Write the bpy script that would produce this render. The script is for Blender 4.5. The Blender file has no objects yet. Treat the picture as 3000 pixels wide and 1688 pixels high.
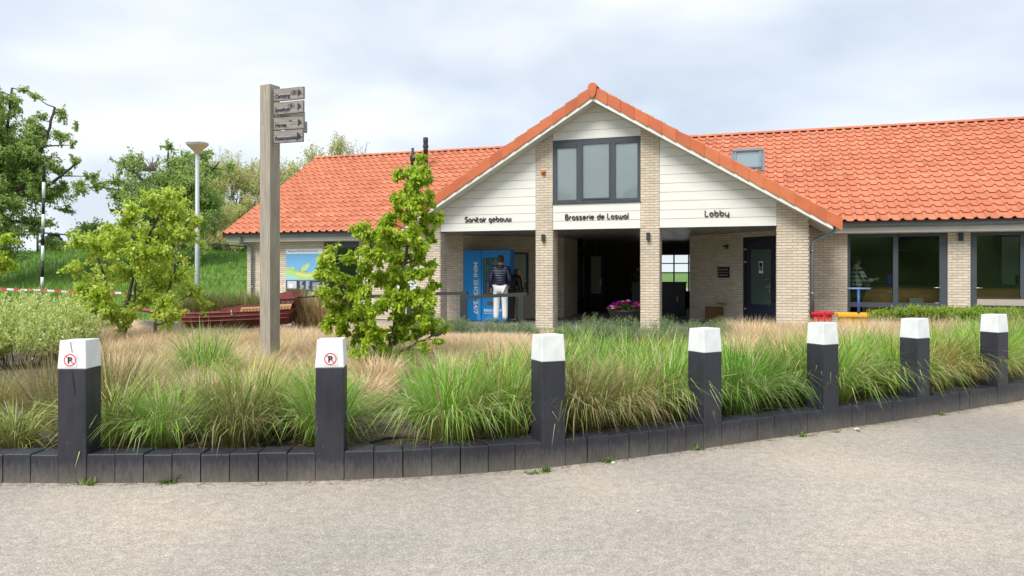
import bpy, bmesh, math, random
import numpy as np
from mathutils import Vector, Matrix
random.seed(7); RNG = np.random.default_rng(11)
SC = bpy.context.scene; COL = SC.collection
R = math.radians; PI = math.pi
# ---------------------------------------------------------------- camera, sky, sun
F = 2167.0; HZ = 795.0; EYE = 1.5           # focal length and horizon in photo pixels, eye height in metres
cam = bpy.data.objects.new('camera', bpy.data.cameras.new('camera')); COL.objects.link(cam)
cam.location = (0, 0, EYE); cam.rotation_euler = (PI/2, 0, 0)
cam.data.sensor_width = 36; cam.data.lens = F/3000*36; cam.data.shift_y = -(844-HZ)/3000
cam.data.clip_end = 3000; SC.camera = cam
SUN_EL, SUN_AZ = R(50), R(-148)              # azimuth measured from +Y towards +X
world = bpy.data.worlds.new('World'); SC.world = world; world.use_nodes = True
wn = world.node_tree; wn.nodes.clear()
def N(nt, t, **k):
    n = nt.nodes.new(t)
    for a, b in k.items(): setattr(n, a, b)
    return n
wo = N(wn, 'ShaderNodeOutputWorld'); wb = N(wn, 'ShaderNodeBackground'); wb.inputs[1].default_value = 0.074
sky = N(wn, 'ShaderNodeTexSky', sky_type='NISHITA'); sky.sun_disc = False
sky.sun_elevation = SUN_EL; sky.sun_rotation = SUN_AZ
tc = N(wn, 'ShaderNodeTexCoord'); mp = N(wn, 'ShaderNodeMapping'); mp.inputs['Scale'].default_value = (1.0, 1.0, 2.6)
mp.inputs['Location'].default_value = (0.35, 0.1, 0.25)
n1 = N(wn, 'ShaderNodeTexNoise'); n1.inputs['Scale'].default_value = 2.3; n1.inputs['Detail'].default_value = 4; n1.inputs['Roughness'].default_value = .45; n1.inputs['Distortion'].default_value = .25
n2 = N(wn, 'ShaderNodeTexNoise'); n2.inputs['Scale'].default_value = 4.2; n2.inputs['Detail'].default_value = 3; n2.inputs['Roughness'].default_value = .45
wn.links.new(tc.outputs['Generated'], mp.inputs[0]); wn.links.new(mp.outputs[0], n1.inputs['Vector']); wn.links.new(mp.outputs[0], n2.inputs['Vector'])
r1 = N(wn, 'ShaderNodeValToRGB'); r1.color_ramp.elements[0].position = .32; r1.color_ramp.elements[0].color = (3.9, 4.65, 5.6, 1)
r1.color_ramp.elements[1].position = .66; r1.color_ramp.elements[1].color = (6.9, 7.1, 7.4, 1)
e = r1.color_ramp.elements.new(.5); e.color = (5.4, 5.9, 6.6, 1)
wn.links.new(n1.outputs['Fac'], r1.inputs[0])
r2 = N(wn, 'ShaderNodeValToRGB'); r2.color_ramp.elements[0].position = .35; r2.color_ramp.elements[0].color = (.88, .895, .91, 1)
r2.color_ramp.elements[1].position = .7; r2.color_ramp.elements[1].color = (1.06, 1.05, 1.04, 1)
wn.links.new(n2.outputs['Fac'], r2.inputs[0])
mul = N(wn, 'ShaderNodeMix', data_type='RGBA', blend_type='MULTIPLY'); mul.inputs[0].default_value = 1
wn.links.new(r1.outputs[0], mul.inputs[6]); wn.links.new(r2.outputs[0], mul.inputs[7])
mix = N(wn, 'ShaderNodeMix', data_type='RGBA'); mix.inputs[0].default_value = .93
wn.links.new(sky.outputs[0], mix.inputs[6]); wn.links.new(mul.outputs[2], mix.inputs[7])
wn.links.new(mix.outputs[2], wb.inputs[0]); wn.links.new(wb.outputs[0], wo.inputs[0])
sl = bpy.data.lights.new('sun', 'SUN'); sl.energy = 1.8; sl.angle = R(28); sl.color = (1.0, .95, .87)
sun = bpy.data.objects.new('sun', sl); COL.objects.link(sun)
sd = Vector((math.sin(SUN_AZ)*math.cos(SUN_EL), math.cos(SUN_AZ)*math.cos(SUN_EL), math.sin(SUN_EL)))
sun.rotation_euler = sd.to_track_quat('Z', 'Y').to_euler(); sun.location = sd*60
SC.render.engine = 'CYCLES'
SC.view_settings.view_transform = 'Standard'; SC.view_settings.look = 'None'
SC.view_settings.exposure = 1.1; SC.view_settings.gamma = 1
SC.cycles.max_bounces = 8; SC.cycles.transparent_max_bounces = 12
# ---------------------------------------------------------------- helpers
def P(x, y, Y):                               # photo pixel + depth -> world point
    return Vector(((x-1500)/F*Y, Y, EYE+(HZ-y)/F*Y))
def D(x, y, Y):                               # the same from the 2576-pixel view
    return P(x*1.1646, y*1.1646, Y)
def tag(o, label=None, cat=None, group=None, kind=None):
    if label: o['label'] = label
    if cat: o['category'] = cat
    if group: o['group'] = group
    if kind: o['kind'] = kind
    return o
def empty(name, loc=(0, 0, 0), rz=0, label=None, cat=None, group=None):
    o = bpy.data.objects.new(name, None); COL.objects.link(o)
    o.location = loc; o.rotation_euler = (0, 0, rz); o.empty_display_size = .1
    return tag(o, label, cat, group)
def link(name, me, parent=None):
    o = bpy.data.objects.new(name, me); COL.objects.link(o)
    if parent: o.parent = parent
    return o
def copy_tree(o, parent=None):
    c = o.copy(); COL.objects.link(c); c.parent = parent
    for ch in list(o.children): copy_tree(ch, c)
    return c
# materials -------------------------------------------------------------------
def mat(name, col=(.5, .5, .5), rough=.7, metal=0, var=0, vscale=8, bump=0, bscale=60, attr=False, transl=0, stretch=None, coat=0, spec=None, col2=None, detail=4, emis=None, dirt=None):
    m = bpy.data.materials.new(name); m.use_nodes = True; nt = m.node_tree
    b = nt.nodes['Principled BSDF']; out = nt.nodes['Material Output']
    b.inputs['Base Color'].default_value = (*col, 1); b.inputs['Roughness'].default_value = rough; b.inputs['Metallic'].default_value = metal
    if spec is not None: b.inputs['Specular IOR Level'].default_value = spec
    if coat: b.inputs['Coat Weight'].default_value = coat
    src = None
    if attr:
        a = N(nt, 'ShaderNodeAttribute'); a.attribute_name = 'Col'; src = a.outputs['Color']
    if var or bump or dirt:
        t = N(nt, 'ShaderNodeTexCoord'); mpn = N(nt, 'ShaderNodeMapping'); nt.links.new(t.outputs['Object'], mpn.inputs[0])
        if stretch: mpn.inputs['Scale'].default_value = stretch
    if var:
        n = N(nt, 'ShaderNodeTexNoise'); n.inputs['Scale'].default_value = vscale; n.inputs['Detail'].default_value = detail; n.inputs['Roughness'].default_value = .6
        nt.links.new(mpn.outputs[0], n.inputs['Vector'])
        r = N(nt, 'ShaderNodeValToRGB'); r.color_ramp.elements[0].position = .3; r.color_ramp.elements[1].position = .7
        if attr:
            r.color_ramp.elements[0].color = (1-var, 1-var, 1-var, 1); r.color_ramp.elements[1].color = (1+var, 1+var, 1+var, 1)
            mx = N(nt, 'ShaderNodeMix', data_type='RGBA', blend_type='MULTIPLY'); mx.inputs[0].default_value = 1
            nt.links.new(src, mx.inputs[6]); nt.links.new(r.outputs[0], mx.inputs[7]); nt.links.new(n.outputs['Fac'], r.inputs[0]); src = mx.outputs[2]
        else:
            c2 = col2 or tuple(min(1, c*(1+var)) for c in col)
            r.color_ramp.elements[0].color = (*[c*(1-var) for c in col], 1); r.color_ramp.elements[1].color = (*c2, 1)
            nt.links.new(n.outputs['Fac'], r.inputs[0]); src = r.outputs[0]
    if dirt:                                    # (z0, z1, colour): ground splash staining low on the thing
        g = N(nt, 'ShaderNodeNewGeometry'); sp = N(nt, 'ShaderNodeSeparateXYZ'); nt.links.new(g.outputs['Position'], sp.inputs[0])
        dn = N(nt, 'ShaderNodeTexNoise'); dn.inputs['Scale'].default_value = 1; dn.inputs['Detail'].default_value = 4
        dm = N(nt, 'ShaderNodeMapping'); dm.inputs['Scale'].default_value = (55, 55, 14); nt.links.new(g.outputs['Position'], dm.inputs[0]); nt.links.new(dm.outputs[0], dn.inputs['Vector'])
        ad = N(nt, 'ShaderNodeMath', operation='MULTIPLY_ADD'); nt.links.new(dn.outputs['Fac'], ad.inputs[0]); ad.inputs[1].default_value = .16; nt.links.new(sp.outputs['Z'], ad.inputs[2])
        mr = N(nt, 'ShaderNodeMapRange'); nt.links.new(ad.outputs[0], mr.inputs[0]); mr.inputs[1].default_value = dirt[0]; mr.inputs[2].default_value = dirt[1]; mr.inputs[3].default_value = .85; mr.inputs[4].default_value = 0
        dx = N(nt, 'ShaderNodeMix', data_type='RGBA'); nt.links.new(mr.outputs[0], dx.inputs[0])
        if src: nt.links.new(src, dx.inputs[6])
        else: dx.inputs[6].default_value = (*col, 1)
        dx.inputs[7].default_value = (*dirt[2], 1); src = dx.outputs[2]
    if src: nt.links.new(src, b.inputs['Base Color'])
    if bump:
        n = N(nt, 'ShaderNodeTexNoise'); n.inputs['Scale'].default_value = bscale; n.inputs['Detail'].default_value = 4
        nt.links.new(mpn.outputs[0], n.inputs['Vector'])
        bn = N(nt, 'ShaderNodeBump'); bn.inputs['Strength'].default_value = bump; bn.inputs['Distance'].default_value = .01
        nt.links.new(n.outputs['Fac'], bn.inputs['Height']); nt.links.new(bn.outputs[0], b.inputs['Normal'])
    if transl:
        tr = N(nt, 'ShaderNodeBsdfTranslucent'); ms = N(nt, 'ShaderNodeMixShader'); ms.inputs[0].default_value = transl
        if src: nt.links.new(src, tr.inputs[0])
        else: tr.inputs[0].default_value = (*col, 1)
        nt.links.new(b.outputs[0], ms.inputs[1]); nt.links.new(tr.outputs[0], ms.inputs[2]); nt.links.new(ms.outputs[0], out.inputs[0])
    return m
def glass_mat(name, tint=(.75, .82, .80), base=.06):
    m = bpy.data.materials.new(name); m.use_nodes = True; nt = m.node_tree; nt.nodes.clear()
    o = N(nt, 'ShaderNodeOutputMaterial'); t = N(nt, 'ShaderNodeBsdfTransparent'); t.inputs[0].default_value = (*tint, 1)
    g = N(nt, 'ShaderNodeBsdfGlossy'); g.inputs['Roughness'].default_value = .01; g.inputs[0].default_value = (.9, .95, .95, 1)
    f = N(nt, 'ShaderNodeFresnel'); f.inputs[0].default_value = 1.5
    a = N(nt, 'ShaderNodeMath', operation='ADD'); a.inputs[1].default_value = base; nt.links.new(f.outputs[0], a.inputs[0])
    ms = N(nt, 'ShaderNodeMixShader'); nt.links.new(a.outputs[0], ms.inputs[0]); nt.links.new(t.outputs[0], ms.inputs[1]); nt.links.new(g.outputs[0], ms.inputs[2])
    nt.links.new(ms.outputs[0], o.inputs[0]); return m
M = {}
M['brick'] = mat('brick', attr=True, rough=.9, var=.09, vscale=30, bump=.25, bscale=120)
M['mortar'] = mat('mortar', (.42, .375, .32), .95, var=.15, vscale=10, bump=.2)
M['tile'] = mat('clay_tile', attr=True, rough=.7, var=.07, vscale=3.5, bump=.08, bscale=60)
M['white'] = mat('white_board', (.82, .82, .78), .45, var=.035, vscale=2.5, stretch=(.3, 1, 3))
M['fascia'] = mat('pale_fascia', (.62, .61, .56), .5, var=.06, vscale=2)
M['joint'] = mat('dark_joint', (.12, .12, .11), .9)
M['frame'] = mat('dark_frame', (.068, .078, .095), .35, var=.05, vscale=3)
M['navy'] = mat('navy_paint', (.018, .022, .045), .35)
M['zinc'] = mat('zinc', (.24, .27, .29), .42, metal=.5, var=.12, vscale=6)
M['black'] = mat('black', (.015, .015, .017), .5)
M['charcoal'] = mat('charcoal', (.032, .037, .040), .6)
M['glass'] = glass_mat('window_glass', (.86, .91, .88), .0)
M['glass_up'] = glass_mat('upper_glass', (.98, 1, 1), .0)
M['blind'] = mat('pale_blind', (.88, .91, .92), .7, var=.04, vscale=1.5)
M['ceiling'] = mat('porch_ceiling', (.24, .245, .25), .3)
M['floor'] = mat('porch_floor', (.24, .235, .22), .8, var=.2, vscale=6)
M['under'] = mat('roof_underlay', (.03, .03, .03), .9)
M['timber'] = mat('painted_timber', (.027, .029, .042), .5, var=.25, vscale=3, stretch=(6, 6, 1), bump=.25, bscale=40, dirt=(.03, .24, (.19, .172, .15)))
M['capwhite'] = mat('white_paint', (.78, .80, .81), .5, var=.09, vscale=9, bump=.15, bscale=30)
M['red'] = mat('red', (.60, .03, .05), .4); M['redroad'] = mat('sign_red', (.70, .05, .10), .5)
M['wood'] = mat('weathered_wood', (.37, .325, .265), .85, var=.25, vscale=5, stretch=(9, 9, .6), bump=.5, bscale=14, detail=6, col2=(.46, .415, .345))
M['plank'] = mat('sign_plank', (.29, .255, .235), .8, var=.45, vscale=5, stretch=(1.2, 4, 13), bump=.5, bscale=9, detail=6, col2=(.42, .385, .36))
M['knot'] = mat('wood_knot', (.07, .05, .045), .85, var=.3, vscale=40)
M['ink'] = mat('sign_ink', (.025, .025, .05), .6)
M['lamp_post'] = mat('galvanised_post', (.46, .49, .52), .5, metal=.15, var=.06, vscale=4)
M['shade'] = mat('lamp_shade', (.80, .70, .54), .45, transl=.3)
M['leaf'] = mat('leaf', attr=True, rough=.42, transl=.48)
M['leafmat'] = mat('far_leaf', attr=True, rough=.6, transl=.45)
M['blade'] = mat('grass_blade', attr=True, rough=.5, transl=.3, spec=.3)
M['bark'] = mat('bark', (.085, .072, .06), .95, var=.35, vscale=12, stretch=(3, 3, .7), bump=.6, bscale=25)
M['palebark'] = mat('pale_bark', (.19, .17, .135), .9, var=.3, vscale=8)
M['boat'] = mat('boat_paint', (.26, .065, .06), .5, var=.2, vscale=5, bump=.1, bscale=20)
M['boatdark'] = mat('boat_dark', (.03, .02, .02), .7)
M['gold'] = mat('ochre', (.62, .36, .12), .6); M['orange'] = mat('orange', (.62, .17, .02), .5); M['cream'] = mat('cream', (.62, .56, .45), .6)
M['blue'] = mat('vending_blue', (.008, .27, .72), .4, var=.05, vscale=2); M['lightblue'] = mat('label_blue', (.12, .40, .70), .5)
M['print'] = mat('white_print', (.80, .82, .84), .5)
M['skin'] = mat('skin', (.52, .30, .21), .6); M['hair'] = mat('dark_hair', (.07, .028, .018), .6, bump=.3, bscale=90); M['blond'] = mat('blond_hair', (.42, .25, .12), .6, bump=.3, bscale=90)
M['puffer'] = mat('puffer_navy', (.010, .014, .042), .38); M['trousers'] = mat('white_trousers', (.72, .73, .76), .8, bump=.4, bscale=9)
M['yellow'] = mat('yellow_plastic', (.80, .42, .01), .4); M['redpl'] = mat('red_plastic', (.55, .015, .025), .4)
M['bluepl'] = mat('blue_metal', (.03, .08, .30), .4)
M['brownwood'] = mat('brown_wood', (.58, .27, .09), .5, var=.15, vscale=2)
M['cardboard'] = mat('cardboard', (.22, .12, .05), .8, var=.1, vscale=4)
M['soil'] = mat('soil', (.075, .058, .042), .95, var=.5, vscale=9, bump=.9, bscale=35, col2=(.16, .125, .09))
M['steel'] = mat('steel', (.55, .56, .56), .3, metal=.8)
def weather(m, scale, lo, hi):                 # broad world-space tone drift over an existing colour
    nt = m.node_tree; b = nt.nodes['Principled BSDF']; l = b.inputs['Base Color'].links[0]; s = l.from_socket
    g = N(nt, 'ShaderNodeNewGeometry'); n = N(nt, 'ShaderNodeTexNoise'); n.inputs['Scale'].default_value = scale; n.inputs['Detail'].default_value = 5; n.inputs['Roughness'].default_value = .6; nt.links.new(g.outputs['Position'], n.inputs['Vector'])
    r = N(nt, 'ShaderNodeValToRGB'); r.color_ramp.elements[0].position = .32; r.color_ramp.elements[1].position = .68; r.color_ramp.elements[0].color = (*lo, 1); r.color_ramp.elements[1].color = (*hi, 1); nt.links.new(n.outputs['Fac'], r.inputs[0])
    x = N(nt, 'ShaderNodeMix', data_type='RGBA', blend_type='MULTIPLY'); x.inputs[0].default_value = 1; nt.links.new(s, x.inputs[6]); nt.links.new(r.outputs[0], x.inputs[7]); nt.links.new(x.outputs[2], b.inputs['Base Color'])
weather(M['tile'], .9, (.88, .86, .86), (1.05, 1.07, 1.08)); weather(M['tile'], 7, (.93, .93, .93), (1.04, 1.04, 1.04)); weather(M['brick'], 1.2, (.93, .92, .91), (1.05, 1.05, 1.04)); weather(M['timber'], 2.5, (.8, .8, .8), (1.3, 1.28, 1.2)); weather(M['white'], .8, (.95, .95, .93), (1, 1, 1))
# mesh builder --------------------------------------------------------------------
class MB:
    def __init__(s): s.v = []; s.f = []; s.m = []; s.c = []; s.mats = []; s.sm = []
    def mi(s, m):
        if m not in s.mats: s.mats.append(m)
        return s.mats.index(m)
    def add(s, vs, fs, m, col=None, smooth=False):
        b = len(s.v); k = s.mi(m); s.v += [tuple(v) for v in vs]
        for f in fs: s.f.append(tuple(b+i for i in f)); s.m.append(k); s.c.append(col or (.5, .5, .5)); s.sm.append(smooth)
    def box(s, p0, p1, m, col=None, X=None, taper=None):
        x0, y0, z0 = p0; x1, y1, z1 = p1
        vs = [(x0, y0, z0), (x1, y0, z0), (x1, y1, z0), (x0, y1, z0), (x0, y0, z1), (x1, y0, z1), (x1, y1, z1), (x0, y1, z1)]
        if taper:
            cx, cy = (x0+x1)/2, (y0+y1)/2
            vs = vs[:4]+[(cx+(a-cx)*taper, cy+(b-cy)*taper, c) for a, b, c in vs[4:]]
        if X: vs = [X(Vector(v)) for v in vs]
        s.add(vs, [(0, 3, 2, 1), (4, 5, 6, 7), (0, 1, 5, 4), (1, 2, 6, 5), (2, 3, 7, 6), (3, 0, 4, 7)], m, col)
    def prism(s, poly, d0, d1, m, axis='y', col=None, X=None):   # polygon in a plane, extruded along axis
        n = len(poly)
        def pt(a, b, d): return {'y': (a, d, b), 'x': (d, a, b), 'z': (a, b, d)}[axis]
        vs = [pt(a, b, d0) for a, b in poly]+[pt(a, b, d1) for a, b in poly]
        if X: vs = [X(Vector(v)) for v in vs]
        s.add(vs, [tuple(range(n)), tuple(range(2*n-1, n-1, -1))]+[(i, i+n, (i+1) % n+n, (i+1) % n) for i in range(n)], m, col)
    def tube(s, pts, rad, m, sides=8, col=None, cap=True, smooth=True):
        pts = [Vector(p) for p in pts]
        if not hasattr(rad, '__len__'): rad = [rad]*len(pts)
        kp_ = [0]+[i for i in range(1, len(pts)) if (pts[i]-pts[i-1]).length > 1e-5]; pts = [pts[i] for i in kp_]; rad = [rad[i] for i in kp_]; n = len(pts)
        rings = []; up = Vector((0, 0, 1))
        prev = None
        for i, p in enumerate(pts):
            d = (pts[min(i+1, n-1)]-pts[max(i-1, 0)]).normalized()
            if prev is None:
                a = d.cross(up if abs(d.z) < .9 else Vector((1, 0, 0))).normalized()
            else:
                a = (prev-d*prev.dot(d)).normalized()
            prev = a; b = d.cross(a)
            rings.append([p+(a*math.cos(2*PI*k/sides)+b*math.sin(2*PI*k/sides))*rad[i] for k in range(sides)])
        vs = [v for r in rings for v in r]; fs = []
        for i in range(n-1):
            for k in range(sides):
                fs.append((i*sides+k, i*sides+(k+1) % sides, (i+1)*sides+(k+1) % sides, (i+1)*sides+k))
        if cap: fs += [tuple(range(sides-1, -1, -1)), tuple((n-1)*sides+k for k in range(sides))]
        s.add(vs, fs, m, col, smooth)
    def lathe(s, prof, m, sides=24, c=(0, 0, 0), col=None):
        vs = []; fs = []
        for r, z in prof:
            vs += [(c[0]+r*math.cos(2*PI*k/sides), c[1]+r*math.sin(2*PI*k/sides), c[2]+z) for k in range(sides)]
        for i in range(len(prof)-1):
            for k in range(sides): fs.append((i*sides+k, i*sides+(k+1) % sides, (i+1)*sides+(k+1) % sides, (i+1)*sides+k))
        fs += [tuple(range(sides-1, -1, -1)), tuple((len(prof)-1)*sides+k for k in range(sides))]
        s.add(vs, fs, m, col, True)
    def ball(s, c, r, m, seg=10, col=None):
        rx, ry, rz = r if hasattr(r, '__len__') else (r, r, r); vs = [(c[0], c[1], c[2]-rz)]; h = seg//2
        for i in range(1, h):
            t = PI*i/h
            vs += [(c[0]+rx*math.sin(t)*math.cos(2*PI*k/seg), c[1]+ry*math.sin(t)*math.sin(2*PI*k/seg), c[2]-rz*math.cos(t)) for k in range(seg)]
        vs.append((c[0], c[1], c[2]+rz)); fs = [(0, 1+(k+1) % seg, 1+k) for k in range(seg)]
        for i in range(h-2):
            for k in range(seg): a = 1+i*seg; fs.append((a+k, a+(k+1) % seg, a+seg+(k+1) % seg, a+seg+k))
        a = 1+(h-2)*seg; fs += [(a+k, a+(k+1) % seg, len(vs)-1) for k in range(seg)]
        s.add(vs, fs, m, col, True)
    def mesh(s, name):
        me = bpy.data.meshes.new(name); me.from_pydata(s.v, [], s.f)
        for m in s.mats: me.materials.append(m)
        me.polygons.foreach_set('material_index', s.m); me.polygons.foreach_set('use_smooth', s.sm)
        a = me.attributes.new('Col', 'FLOAT_COLOR', 'FACE')
        a.data.foreach_set('color', np.array([(*c, 1) for c in s.c], dtype=np.float32).ravel())
        me.update(); return me
    def build(s, name, parent=None, bevel=0):
        o = link(name, s.mesh(name), parent)
        if bevel:
            b = o.modifiers.new('bevel', 'BEVEL'); b.width = bevel; b.segments = 2; b.limit_method = 'ANGLE'
        return o
def npmesh(name, V, Q, C, m, smooth=False):   # V (n,3); Q list of (array faces k-gon); C list of (array colours)
    me = bpy.data.meshes.new(name); V = np.asarray(V, np.float32)
    me.vertices.add(len(V)); me.vertices.foreach_set('co', V.ravel())
    loops = np.concatenate([q.ravel() for q in Q]); sizes = np.concatenate([np.full(len(q), q.shape[1]) for q in Q])
    me.loops.add(len(loops)); me.loops.foreach_set('vertex_index', loops.astype(np.int32))
    st = np.concatenate([[0], np.cumsum(sizes)[:-1]]); me.polygons.add(len(sizes)); me.polygons.foreach_set('loop_start', st.astype(np.int32))
    me.polygons.foreach_set('use_smooth', np.full(len(sizes), smooth))
    c = np.concatenate(C); c4 = np.ones((len(c), 4), np.float32); c4[:, :3] = np.clip(c, 0, 1)
    me.update(calc_edges=True)
    a = me.attributes.new('Col', 'FLOAT_COLOR', 'FACE'); a.data.foreach_set('color', c4.ravel())
    me.materials.append(m); return me
def unit(a): return a/np.maximum(np.linalg.norm(a, axis=1, keepdims=True), 1e-9)
def blades(base, az, a0, bend, L, W, colr, colt, segs=4, rng=RNG):
    """arching grass blades: returns V, Q, C"""
    n = len(base); h = np.stack([np.cos(az), np.sin(az), np.zeros(n)], 1); pts = [base]; p = base.copy()
    sub = 3
    for k in range(segs*sub):
        u = (k+.5)/(segs*sub); a = a0+bend*u**1.6; p = p+(h*np.sin(a)[:, None]+np.array([0, 0, 1])*np.cos(a)[:, None])*(L/(segs*sub))[:, None]
        if (k+1) % sub == 0: pts.append(p)
    tw = az+PI/2+rng.normal(0, .5, n); side = np.stack([np.cos(tw), np.sin(tw), np.zeros(n)], 1)
    V = []; prof = [.8, 1, .85, .55, 0] if segs == 4 else [.9, 1, .6, 0]
    for i in range(segs):
        w = side*(W*prof[i]/2)[:, None]; V += [pts[i]-w, pts[i]+w]
    V.append(pts[segs]); k = 2*segs+1
    V = np.stack(V, 1).reshape(-1, 3); b = np.arange(n)*k; Q = []; C = []
    for i in range(segs-1):
        Q.append(np.stack([b+2*i, b+2*i+1, b+2*i+3, b+2*i+2], 1)); u = (i+.5)/segs; C.append(colr*(1-u)+colt*u)
    Q.append(np.stack([b+2*segs-2, b+2*segs-1, b+2*segs], 1)); C.append(colt)
    return V, Q, C
def leaves_np(pos, d, nrm, L, W, col):
    """folded pointed leaves"""
    d = unit(d); s = unit(np.cross(d, nrm)); nn = np.cross(s, d); n = len(pos); L = L[:, None]; W = W[:, None]
    v = [pos, pos+d*L*.3-s*W*.42+nn*W*.12, pos+d*L*.33+nn*W*-.05, pos+d*L*.3+s*W*.42+nn*W*.12,
         pos+d*L*.66-s*W*.36+nn*W*.06-nn*L*.05, pos+d*L*.68-nn*L*.06, pos+d*L*.66+s*W*.36+nn*W*.06-nn*L*.05, pos+d*L-nn*L*.16]
    V = np.stack(v, 1).reshape(-1, 3); b = np.arange(n)*8
    q = lambda *i: np.stack([b+j for j in i], 1)
    Q = [q(0, 1, 2), q(0, 2, 3), q(1, 4, 5, 2), q(2, 5, 6, 3), q(4, 7, 5), q(5, 7, 6)]
    return V, Q, [col]*6
def simple_leaves(pos, d, nrm, L, W, col):
    d = unit(d); s = unit(np.cross(d, nrm)); n = len(pos); L = L[:, None]; W = W[:, None]
    V = np.stack([pos, pos+d*L*.5-s*W*.5, pos+d*L-np.array([0, 0, .1])*L, pos+d*L*.5+s*W*.5], 1).reshape(-1, 3); b = np.arange(n)*4
    return V, [np.stack([b, b+1, b+2, b+3], 1)], [col]
def merge(parts):
    Vs = []; Qd = {}; Cd = {}; off = 0
    for V, Q, C in parts:
        for q, c in zip(Q, C):
            Qd.setdefault(q.shape[1], []).append(q+off); Cd.setdefault(q.shape[1], []).append(c)
        Vs.append(V); off += len(V)
    ks = sorted(Qd); return np.concatenate(Vs), [np.concatenate(Qd[k]) for k in ks], [np.concatenate(Cd[k]) for k in ks]
def text_obj(s, size, m, name, parent, loc, rot, extrude=.003, align='LEFT', bold=0, sx=1):
    cu = bpy.data.curves.new('t', 'FONT'); cu.body = s; cu.size = size; cu.extrude = extrude; cu.align_x = align; cu.offset = bold; cu.resolution_u = 3
    o = bpy.data.objects.new('t', cu); COL.objects.link(o); dg = bpy.context.evaluated_depsgraph_get()
    me = bpy.data.meshes.new_from_object(o.evaluated_get(dg)); bpy.data.objects.remove(o); bpy.data.curves.remove(cu)
    me.materials.clear(); me.materials.append(m); q = link(name, me, parent); q.location = loc; q.rotation_euler = rot; q.scale = (sx, 1, 1); return q
# ================================================================ GROUND
def smooth01(a, b, x):
    t = np.clip((x-a)/(b-a), 0, 1); return t*t*(3-2*t)
def ground_z(X, Y):
    up = smooth01(21, 37, Y); dn = 1-smooth01(41, 56, Y)
    crest = 2.25+.012*(-X-14)
    z = np.clip(crest, 1.6, 3)*up*dn*smooth01(4, -4, X)*np.where(Y > 20, 1, 0)
    back = smooth01(-16, -30, Y)*4.8*(1-smooth01(-42, -55, Y))
    return z+back
def smooth01(a, b, x):
    t = np.clip((x-a)/(b-a), 0, 1); return t*t*(3-2*t)
xs = np.unique(np.concatenate([np.linspace(-1200, -70, 12), np.linspace(-70, 40, 111), np.linspace(40, 1200, 12)]))
ys = np.unique(np.concatenate([np.linspace(-900, -60, 8), np.linspace(-60, 70, 105), np.linspace(70, 1800, 12)]))
GX, GY = np.meshgrid(xs, ys); GZ = ground_z(GX, GY)+np.where(ground_z(GX, GY) > .2, np.sin(GX*1.3)*np.cos(GY*.9)*.05, 0)
V = np.stack([GX.ravel(), GY.ravel(), GZ.ravel()-.004], 1); nx = len(xs); ny = len(ys)
i, j = np.meshgrid(np.arange(nx-1), np.arange(ny-1)); b0 = (j*nx+i).ravel(); Q = np.stack([b0, b0+1, b0+nx+1, b0+nx], 1)
mg = mat('grass_ground', (.12, .23, .035), .95, var=.4, vscale=.9, bump=1, bscale=5, col2=(.16, .29, .045), detail=8)
gobj = link('ground', npmesh('ground', V, [Q], [np.full((len(Q), 3), .1)], mg, True)); gobj['kind'] = 'structure'
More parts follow.
